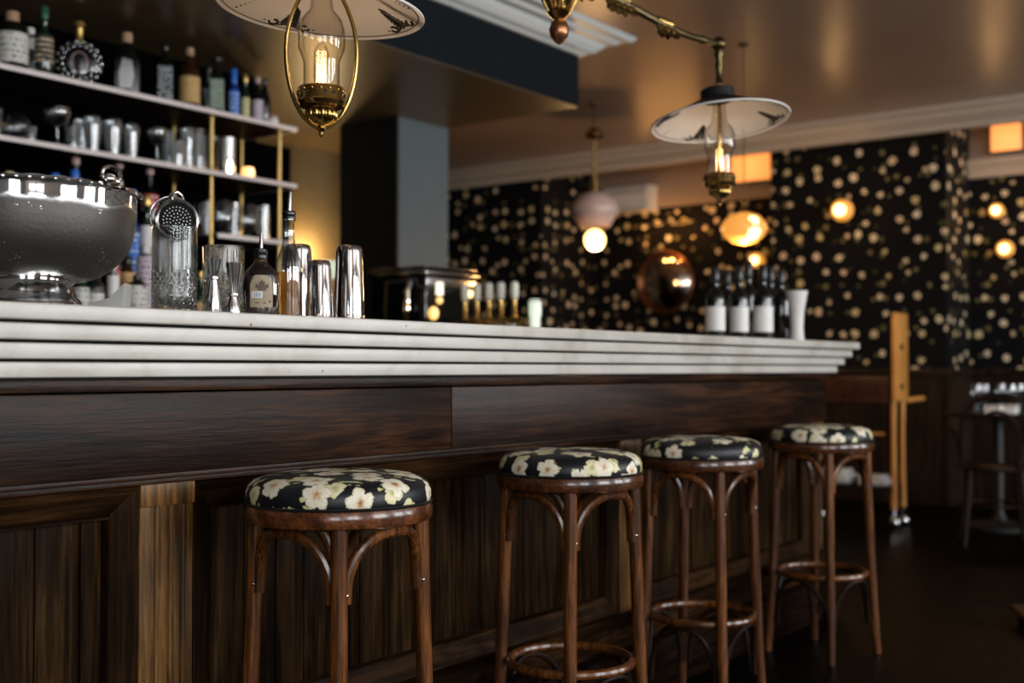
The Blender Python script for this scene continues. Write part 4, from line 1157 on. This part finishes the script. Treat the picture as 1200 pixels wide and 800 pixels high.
B('black bottle with a small red and white neck label on the top step', 175, 4.48, 1.62, .036, hpx(175, 4.48, 194, 1.62), lab='lb_red', cap='cap_rose', lz=(.40, .62), group=gb, caplen=.12)
B('blue-labelled bottle just right of the bowl', 155, 4.26, 1.40, .029, hpx(153, 4.26, 222, 1.40), glass='bg_blue', lab='lb_blue', cap='cap_blue', lz=(.10, .55), group=gb)
B('green bottle with white top label beside the mixing glass', 172, 4.26, 1.40, .028, hpx(170, 4.26, 228, 1.40), glass='bg_green', lab='cap_white', cap='cap_gold', lz=(.44, .66), group=gb)
B('red-capped small bottle peeping out beside the bowl', 136, 4.06, 1.20, .015, hpx(136, 4.06, 290, 1.20), glass='bg_brown', lab='lb_red', cap='cap_white', lz=(.5, .75), group=gb)
B('clear bottle with green-white label under the bowl edge', 96, 3.96, 1.20, .027, hpx(96, 3.96, 325, 1.20), glass='bg_green', lab='lb_white', cap='cap_green', group=gb, lz=(.3, .8), neck=.12)
B('grey glass bottle with white label left of the napkin', 113, 3.96, 1.20, .029, hpx(113, 3.96, 318, 1.20), glass='bg_clear', lab='lb_white', cap='steel', group=gb, lz=(.25, .62), neck=.16)
B('white slim bottle behind the napkin', 133, 3.96, 1.20, .022, hpx(133, 3.96, 302, 1.20), glass='bg_clear', lab='cap_white', cap='cap_white', group=gb, lz=(.45, .75))
B('bottle with tan label behind the napkin', 150, 4.06, 1.20, .029, hpx(150, 4.06, 300, 1.20), glass='bg_brown', lab='lb_tan', cap='cap_black', group=gb, lz=(.35, .78), neck=.14)
B('black bottle with white label close left of the mixing glass', 161, 3.95, 1.20, .042, hpx(161, 3.95, 322, 1.20), glass='bg_black', lab='lb_white', cap='cap_black', group=gb, lz=(.3, .8), neck=.10)
B('pale frosted bottle left of the mixing glass', 171, 4.07, 1.20, .036, hpx(171, 4.07, 285, 1.20), glass='bg_clear', lab='lb_pink', cap='cap_white', group=gb, lz=(.25, .85), neck=.12)
B('dark bottle between the mixing glass and the jiggers', 236, 4.05, 1.20, .038, hpx(236, 4.05, 318, 1.20), glass='bg_green', lab='lb_tan', cap='cap_gold', group=gb)

# uplighter on the back bar that lights the gold wall
c = at(385, 300, y=5.78)
t = thing('table_lamp', 'small glowing uplighter in the gold niche behind the shaker tins', 'lamp', (c.x, 5.78, 1.22))
MB().lathe([(0, 0), (.05, 0), (.052, .008), (.02, .02), (.010, .05), (.010, .44)], 28).build('lamp_stand', 'brass_dark', t)
MB().lathe([(.010, .43), (.040, .45), (.055, .49), (.058, .56), (.052, .56), (.045, .49), (0, .45)], 28).build('lamp_shade', 'green_lamp', t, 60)
lamp((c.x, 5.86, 1.22 + .62), 17., (1, .68, .32), .03)

# ------------------------------------------------------------------ return counter: machine, taps, lantern
c = at(520, 340, x=4.6)
t = thing('coffee_machine', 'dark bar machine with chrome top and amber lights, before the grey column', 'machine', (4.62, 4.08, CB))
MB().box(-.20, .20, -.19, .19, .02, .36, .015).build('body', 'bg_black', t)
MB().box(-.22, .22, -.21, .21, .36, .385, .01).box(-.21, .21, -.20, .20, .40, .408, .003).box(-.20, .20, -.20, -.19, .30, .35, .003).build('chrome_top', 'steel', t)
for q, (dy, dz) in enumerate(((.06, .17), (.10, .055))):
    pass
p = at(515, 339, x=4.41); p2 = at(508, 367, x=4.41)
MB().tube([(p.x - 4.62, p.y - 4.08, p.z - CB - .028), (p.x - 4.62, p.y - 4.08, p.z - CB + .035)], .019, 12).build('lit_gauge', 'indicator_w', t)
MB().ball((p.x - 4.62, p.y - 4.08, p.z - CB - .055), .017, 12).build('lit_button', 'indicator', t)
MB().ball((p2.x - 4.62, p2.y - 4.08, p2.z - CB), .026, 14, (1, 1, 1.3)).build('lit_button', 'indicator', t)
MB().tube([(-.215, -.10, .33), (-.24, -.10, .28), (-.24, -.10, .18)], .016, 10).build('steam_wand', 'chrome', t)
for sx in (-.16, .16):
    for sy in (-.15, .15): MB().lathe([(.018, 0), (.02, .004), (.016, .022)], 14, (sx, sy, 0)).build('foot', 'black_plastic', t)
pts = [(545, 375), (559, 375), (573, 374), (587, 372), (603, 371)]
py0 = at(574, 350, x=4.62)
tt = thing('beer_tap_tower', 'brass beer tap tower with five ivory handles on the bar return', 'beer tap', (4.62, py0.y, CB))
ys = [at(px, 350, x=4.62).y - py0.y for px, _ in pts]
zb = at(574, 372, x=4.62).z - CB
MB().tube([(0, ys[0] + .05, zb - .03), (0, ys[-1] - .05, zb - .03)], .028, 16).lathe([(.05, 0), (.05, .01), (.022, .02), (.022, zb - .03)], 20, (0, ys[1], 0)).lathe([(.05, 0), (.05, .01), (.022, .02), (.022, zb - .03)], 20, (0, ys[3], 0)).build('tower', 'brass', tt)
for q, yy in enumerate(ys):
    top = at(pts[q][0], 333 - q * .8, x=4.62).z - CB
    MB().lathe([(.014, zb - .03), (.016, zb), (.009, zb + .012), (.012, top - .088)], 14, (0, yy, 0)).build('tap_valve', 'brass', tt)
    MB().lathe([(.010, top - .088), (.018, top - .080), (.021, top - .045), (.020, top - .010), (.012, top), (0, top)], 16, (0, yy, 0)).build('tap_handle', 'tap_white', tt)
    MB().tube([(-.02, yy, zb - .03), (-.07, yy, zb - .03), (-.08, yy, zb - .07)], .009, 10).build('tap_spout', 'brass', tt)
MB().box(-.045, -.03, ys[4] - .03, ys[3] + .03, zb - .075, zb - .035, .004).build('badge', 'cap_white', tt)
c = at(627, 362, x=4.60)
t = thing('lantern', 'small pale lit jar right of the beer taps', 'lantern', (4.6, c.y, CB))
zz = at(627, 370, x=4.6).z - CB
MB().lathe([(0, 0), (.024, 0), (.024, zz - .005), (.030, zz), (.030, zz + .07), (.025, zz + .08), (0, zz + .08)], 24).build('lit_jar', 'green_lamp', t)
MB().tube([(.037 * cos(q), .037 * sin(q), zz + .07) for q in [2 * pi * k / 24 for k in range(24)]], .003, 6, True).build('rim', 'brass', t)

# wine bottles and vase near the right end of the bar
gw = 'wine bottles near the right end of the bar'
for i, (px, yt, y, lab_, nm) in enumerate(((838, 313, 2.10, True, 'leftmost wine bottle on the bar end, with pale label'), (852, 316, 2.24, False, 'plain dark wine bottle behind the two labelled ones'), (866, 312, 2.12, True, 'second labelled wine bottle from the left on the bar end'), (877, 306, 2.22, False, 'dark wine bottle behind, with a tall bright neck'),
                                         (894, 310, 2.08, True, 'wine bottle with the widest white label, nearest of the row'), (903, 312, 2.22, False, 'slim wine bottle between the wide label and the last one'), (915, 315, 2.12, False, 'last dark wine bottle, next to the white vase'))):
    H = hpx(px, y, yt, CB)
    bottle(nm, px, y, CB, .037 if i != 4 else .040, H, glass='bg_black', lab='cap_white' if lab_ else None, cap='cap_black', lz=(.12, .45), neck=.30, sh=.15, name='wine_bottle', group=gw, caplen=.2)
c = at(934, 390, y=2.02)
t = tag(MB().lathe([(0, 0), (.028, 0), (.030, .006), (.026, .06), (.030, .13), (.046, hpx(934, 2.02, 341, CB)), (.043, hpx(934, 2.02, 341, CB)), (.026, .12), (.022, .06), (0, .01)], 32).build('vase', 'cap_white', None, 60), 'tall flared white vase right of the wine bottles', 'vase')
t.location = (c.x, 2.02, CB)

# ------------------------------------------------------------------ pendants and wall lights
c = at(697, 250, d=8.6)
t = thing('pendant_lamp', 'pendant lamp with frosted rose glass shade and bright bulb, beyond the bulkhead', 'pendant lamp', (c.x, c.y, ZC))
zz = lambda py: at(697, py, d=8.6).z - ZC
MB().tube([(0, 0, 0), (0, 0, zz(150))], .005, 8).lathe([(.03, 0), (.03, -.01), (.01, -.02)], 20).build('cord', 'brass_dark', t)
MB().lathe([(0, zz(149)), (.035, zz(150)), (.069, zz(156)), (.072, zz(160)), (.02, zz(163))], 24).build('canopy', 'brass', t)
MB().tube([(0, 0, zz(160)), (0, 0, zz(205)), (0, 0, zz(225))], [.010, .012, .024], 12).build('rod', 'brass', t)
MB().lathe([(.03, zz(224)), (.11, zz(229)), (.168, zz(240)), (.178, zz(247)), (.142, zz(258)), (.113, zz(266)), (.107, zz(266)), (.137, zz(256)), (.170, zz(247)), (.160, zz(241)), (.02, zz(228))], 36).build('glass_shade', 'pendglass', t, 60)
MB().ball((0, 0, zz(281)), .078, 20).build('bulb', 'bulb_warm', t)
lamp((c.x, c.y, ZC + zz(281) - .11), 30, (1, .55, .22), .06)
c = at(872, 267, d=7.0)
t = thing('pendant_lamp', 'amber glass dome pendant glowing above the wine bottles', 'pendant lamp', (c.x, c.y, ZC))
zz = lambda py: at(872, py, d=7.0).z - ZC
MB().tube([(0, 0, 0), (0, 0, zz(240))], .004, 8).lathe([(.03, 0), (.03, -.01), (.01, -.02)], 20).build('cord', 'brass_dark', t)
MB().lathe([(.008, zz(232)), (.018, zz(236)), (.010, zz(242)), (.03, zz(250))], 16).build('finial', 'brass', t)
MB().lathe([(.03, zz(249)), (.09, zz(253)), (.13, zz(262)), (.140, zz(268)), (.12, zz(276)), (.07, zz(284)), (0, zz(287))], 36).build('glass_dome', 'amber', t, 60)
MB().ball((_fw.x * -.06 + _rt.x * .02, _fw.y * -.06 + _rt.y * .02, zz(268)), .075, 16).build('bulb', 'bulb_warm', t)
lamp((c.x, c.y, ZC + zz(300)), 14, (1, .52, .18), .06)
def sconce(label, px, py, x, r, pw):
    c = at(px, py, x=x - .12)
    t = thing('wall_sconce', label, 'wall lamp', (x, c.y, c.z), 0, 'glowing wall lamps on the floral wallpaper')
    MB().lathe([(0, 0), (.045, 0), (.045, .01), (.02, .02)], 20, mat=Matrix.Rotation(-pi / 2, 4, 'Y')).build('wall_plate', 'brass', t)
    MB().tube([(-.015, 0, 0), (-.07, 0, -.05), (-.11, 0, -.05), (-.12, 0, -.02)], .007, 8).build('arm', 'brass', t)
    MB().lathe([(0, -r * 1.0), (r * .5, -r * .88), (r * .9, -r * .5), (r * 1.05, 0), (r * .95, r * .55), (r * .6, r * .9), (r * .35, r * 1.02), (0, r * 1.02)], 24, (-.12, 0, 0)).build('glass_shade', 'amber', t, 60)
    MB().ball((-.12 - r * .62, -r * .05, .0), r * .62, 16).build('bulb', 'bulb_warm', t)
    lamp((x - .12 - r * 1.9, c.y, c.z), pw, (1, .55, .22), .04)
sconce('small wall lamp low behind the wine bottles', 887, 305, X1 - .02, .065, 1.2)
sconce('wall lamp with amber glass on the wallpapered pier', 987, 247, 9.17, .085, 1.6)
sconce('upper wall lamp of two near the right edge', 1168, 247, X1 - .02, .055, 1.4)
sconce('lower wall lamp of two near the right edge', 1178, 292, X1 - .02, .065, 1.4)
def boxlight(label, px0, py0, px1, py1, pw):
    a = at(px0, py0, x=X1 - .11); b_ = at(px1, py1, x=X1 - .11)
    t = thing('amber_wall_light', label, 'wall light', (X1, (a.y + b_.y) / 2, (a.z + b_.z) / 2))
    hy = abs(a.y - b_.y) / 2; hz = abs(a.z - b_.z) / 2
    MB().box(-.10, 0, -hy, hy, -hz, hz, .01).build('housing', 'brass', t)
    MB().box(-.115, -.10, -hy + .005, hy - .005, -hz + .005, hz - .005, .006).build('lit_panel', 'amber_box', t)
    lamp((X1 - .3, (a.y + b_.y) / 2, (a.z + b_.z) / 2), pw, (1, .5, .2), .08)
boxlight('amber light panel on the frieze, left of the wallpapered pier', 848, 177, 903, 210, 1.2)
boxlight('amber light panel on the frieze near the top right corner', 1160, 147, 1198, 175, .9)
# white unit high on the wall
a = at(712, 222, x=X1 - .1); b_ = at(764, 246, x=X1 - .1)
t = thing('wall_unit', 'white boxy unit high on the far wall right of the pendant', 'wall unit', (X1, (a.y + b_.y) / 2, (a.z + b_.z) / 2))
hy = abs(a.y - b_.y) / 2; hz = abs(a.z - b_.z) / 2
MB().prism([(0, -hz), (-.20, -hz), (-.24, hz * .2), (-.16, hz), (0, hz)], 'y', -hy, hy).build('casing', 'cap_white', t, 0)
MB().box(-.21, -.19, -hy + .02, hy - .02, -hz - .004, -hz + .012).build('flap', 'grey_cloth', t, 0)

# round mirror with its picture light
c = at(780, 331, x=X1 - .02)
t = thing('round_mirror', 'round copper-framed convex mirror on the floral far wall', 'mirror', (X1, c.y, c.z))
ry = Matrix.Rotation(-pi / 2, 4, 'Y')
MB().lathe([(0, .120), (.07, .115), (.14, .098), (.21, .062), (.27, .018)], 48, mat=ry, caps=False).build('mirror_glass', 'mirror', t, 60)
MB().tube([(-.03, 0.285 * cos(q), 0.285 * sin(q)) for q in [2 * pi * k / 56 for k in range(56)]], .018, 10, True).build('frame', 'copper', t)
pc = at(785, 262, x=X1 - .13)
t = thing('picture_light', 'slim dark picture light above the round mirror', 'picture light', (X1, pc.y, pc.z))
MB().tube([(-.20, -.30, 0), (-.20, .30, 0)], .012, 12).tube([(0, 0, .01), (-.10, 0, .03), (-.20, 0, .01)], .008, 8).build('lamp_tube', 'ink', t)
for dy in (-.24, -.08, .08, .24): lamp((X1 - .20, pc.y + dy, pc.z - .04), 1.7, (1, .45, .12), .015)

# ------------------------------------------------------------------ trolley with upright board
c = at(1048, 620, z=0.0)
tx, ty = c.x, c.y
t = thing('serving_trolley', 'wooden trolley with an upright orange end board, against the wallpapered pier', 'trolley', (tx, ty, 0))
W = .24; Ld = .62
zt2 = at(1050, 470, x=tx).z; zt3 = at(1050, 441, x=tx).z; zb2 = at(1055, 366, x=tx).z
MB().box(-.02, W + .04, .02, Ld, zt2, zt3, .01).box(-.05, W + .06, 0, Ld + .03, zt2 - .012, zt2 + .012, .006).build('tray', 'red_wood', t)
eb = MB().box(-.03, W * .88, -.03, .0, zt2 - .0, zb2, .008).build('end_board', 'orange_wood', t)
h = MB()
for zz_ in (at(1056, 406, x=tx).z, at(1060, 453, x=tx).z): h.lathe([(0, 0), (.022, 0), (.022, .006), (0, .006)], 20, (.07, -.032, zz_), mat=Matrix.Rotation(pi / 2, 4, 'X'))
h.build('dark_knob', 'ink', eb)
MB().tube([(.20, -.02, zt2), (.30, -.05, zt2 + .01), (.42, -.06, zt2 + .012)], .016, 10).build('handle', 'orange_wood', t)
for x_, y_ in ((0, 0), (W * .72, 0), (0, Ld - .04), (W * .72, Ld - .04)):
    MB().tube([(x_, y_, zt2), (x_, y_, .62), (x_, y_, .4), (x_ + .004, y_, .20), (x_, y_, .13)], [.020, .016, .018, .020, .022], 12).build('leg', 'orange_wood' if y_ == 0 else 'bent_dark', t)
    cs = MB().ball((x_, y_, .040), .038, 14, (.6, 1, 1)).tube([(x_, y_, .14), (x_, y_, .07)], .014, 10).build('castor', 'chrome', t)
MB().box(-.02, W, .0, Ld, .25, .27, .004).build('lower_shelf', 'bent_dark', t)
MB().tube([(0, .06, .62), (0, Ld - .06, .62)], .010, 8).build('cross_rail', 'orange_wood', t)
def cushionish(name, label, x, y, z, sx, sy, sz):
    m = MB().box(-sx, sx, -sy, sy, 0, sz, min(sx, sy, sz) * .45, seg=4).box(-sx * .9, sx * .9, -sy * .7, sy * .95, sz * .9, sz * 1.5, sz * .2, seg=3)
    o = tag(m.build(name, 'grey_cloth', None, 60), label, 'folded cloth'); o.location = (x, y, z); return o
c1 = at(992, 575, x=tx + .1); 
cushionish('folded_cloth', 'larger folded white cloth on the lower shelf of the trolley', tx + .11, ty + .43, .272, .10, .12, .065)
cushionish('folded_cloth', 'smaller folded white cloth on the trolley shelf, nearer its legs', tx + .11, ty + .16, .272, .10, .09, .045)

# ------------------------------------------------------------------ table, glasses and chairs at the right
def bent_chair(label, x, y, rz):
    t = thing('bentwood_chair', label, 'chair', (x, y, 0), rz, 'dark bentwood chairs at the right')
    MB().lathe([(0, .445), (.19, .445), (.205, .455), (.205, .47), (.19, .478), (0, .47)], 40).build('seat', 'bent_dark', t)
    for sx, sy in ((1, 1), (1, -1), (-1, 1), (-1, -1)):
        MB().tube([(sx * .14, sy * .14, .45), (sx * .155, sy * .155, .25), (sx * .19, sy * .18, 0)], [.016, .015, .012], 10).build('leg', 'bent_dark', t)
    MB().tube([(.165 * cos(2 * pi * k / 36), .165 * sin(2 * pi * k / 36), .24) for k in range(36)], .009, 8, True).build('stretcher', 'bent_dark', t)
    def hoop(w, top, r_):
        pts = []
        for k in range(31):
            q = pi * k / 30
            yy = -cos(q) * w * (1 + .25 * sin(q)); z = .46 + (top - .46) * sin(q) ** .55 if 0 < k < 30 else .46
            pts.append((-.17 - .10 * (z - .46) / .44, yy, z))
        return pts
    MB().tube(hoop(.19, .90, 0), .013, 10).build('back_hoop', 'bent_dark', t)
    MB().tube(hoop(.11, .80, 0), .010, 8).build('inner_hoop', 'bent_dark', t)
    for s_ in (-1, 1):
        MB().tube([(-.22, s_ * .205, .68), (-.08, s_ * .25, .70), (.10, s_ * .23, .69), (.15, s_ * .19, .60), (.13, s_ * .17, .47)], .012, 10).build('arm', 'bent_dark', t)
c = at(1160, 640, z=0)
bent_chair('dark bentwood armchair with round back, left of the two at the table', c.x + .1, c.y, RAD(20))
c = at(1222, 640, z=0)
bent_chair('dark bentwood armchair cut off by the right edge', c.x + .25, c.y - .35, RAD(35))
tcx, tcy = at(1170, 480, d=7.75).x, at(1170, 480, d=7.75).y
t = thing('bistro_table', 'dark round table behind the bentwood chairs', 'table', (tcx, tcy, 0))
MB().lathe([(0, .735), (.36, .735), (.37, .745), (.36, .76), (0, .76)], 48).build('tabletop', 'bent_dark', t)
MB().lathe([(.24, 0), (.24, .02), (.06, .05), (.03, .10), (.03, .735)], 28).build('pedestal', 'ink', t)
def wine_glass(label, px, py, dd):
    c = at(px, py, d=dd)
    t = thing('wine_glass', label, 'glass', (c.x, c.y, .76), 0, 'glasses on the round table')
    MB().lathe([(0, .003), (.034, .001), (.035, .004), (.008, .010), (.004, .03), (.004, .085)], 24).build('stem', 'glass_shelf', t, 60)
    MB().lathe([(0, .085), (.025, .092), (.038, .12), (.040, .15), (.033, .19)], 28, caps=False).build('bowl', 'glass_shelf', t, 60)
wine_glass('wine glass at the left of the round table', 1144, 470, 7.6)
wine_glass('wine glass just right of the leftmost one on the round table', 1153, 470, 7.8)
wine_glass('wine glass in the middle of the round table', 1172, 470, 7.9)
wine_glass('wine glass right of the middle one on the round table', 1184, 470, 7.7)
wine_glass('wine glass at the right of the round table', 1194, 470, 7.9)
for px, lab in ((1165, 'folded white napkin, left of two on the round table'), (1182, 'folded white napkin, right of two on the round table')):
    c = at(px, 478, d=7.55)
    o = tag(MB().box(-.05, .05, -.05, .05, 0, .03, .008).prism([(-.05, .03), (.05, .03), (.02, .055)], 'y', -.045, .045).build('napkin', 'white', None, 30), lab, 'napkin', 'napkins on the round table'); o.location = (c.x, c.y, .76)
# low wooden footstool edge at the lower right
c = at(1205, 742, d=4.6)
t = thing('footstool', 'low dark wooden footstool at the lower right edge', 'footstool', (c.x + .12, c.y - .1, 0), .5)
MB().box(-.2, .2, -.15, .15, .05, .075, .01).build('top', 'bent', t)
for sx in (-.16, .16):
    for sy in (-.11, .11): MB().tube([(sx, sy, 0), (sx, sy, .052)], .016, 10).build('leg', 'bent_dark', t)

# ------------------------------------------------------------------ look
vs = S.view_settings
S.display_settings.display_device = 'sRGB'
vs.view_transform = 'Standard'; vs.look = 'None'; vs.gamma = 1; vs.use_curve_mapping = False
vs.exposure = 0.0
cy = S.cycles
cy.use_denoising = True
try: cy.denoiser = 'OPENIMAGEDENOISE'
except Exception: pass
cy.sample_clamp_indirect = 4.; cy.sample_clamp_direct = 0.
cy.max_bounces = 10; cy.transparent_max_bounces = 24; cy.glossy_bounces = 5; cy.transmission_bounces = 10; cy.diffuse_bounces = 3
cy.caustics_reflective = False; cy.caustics_refractive = False
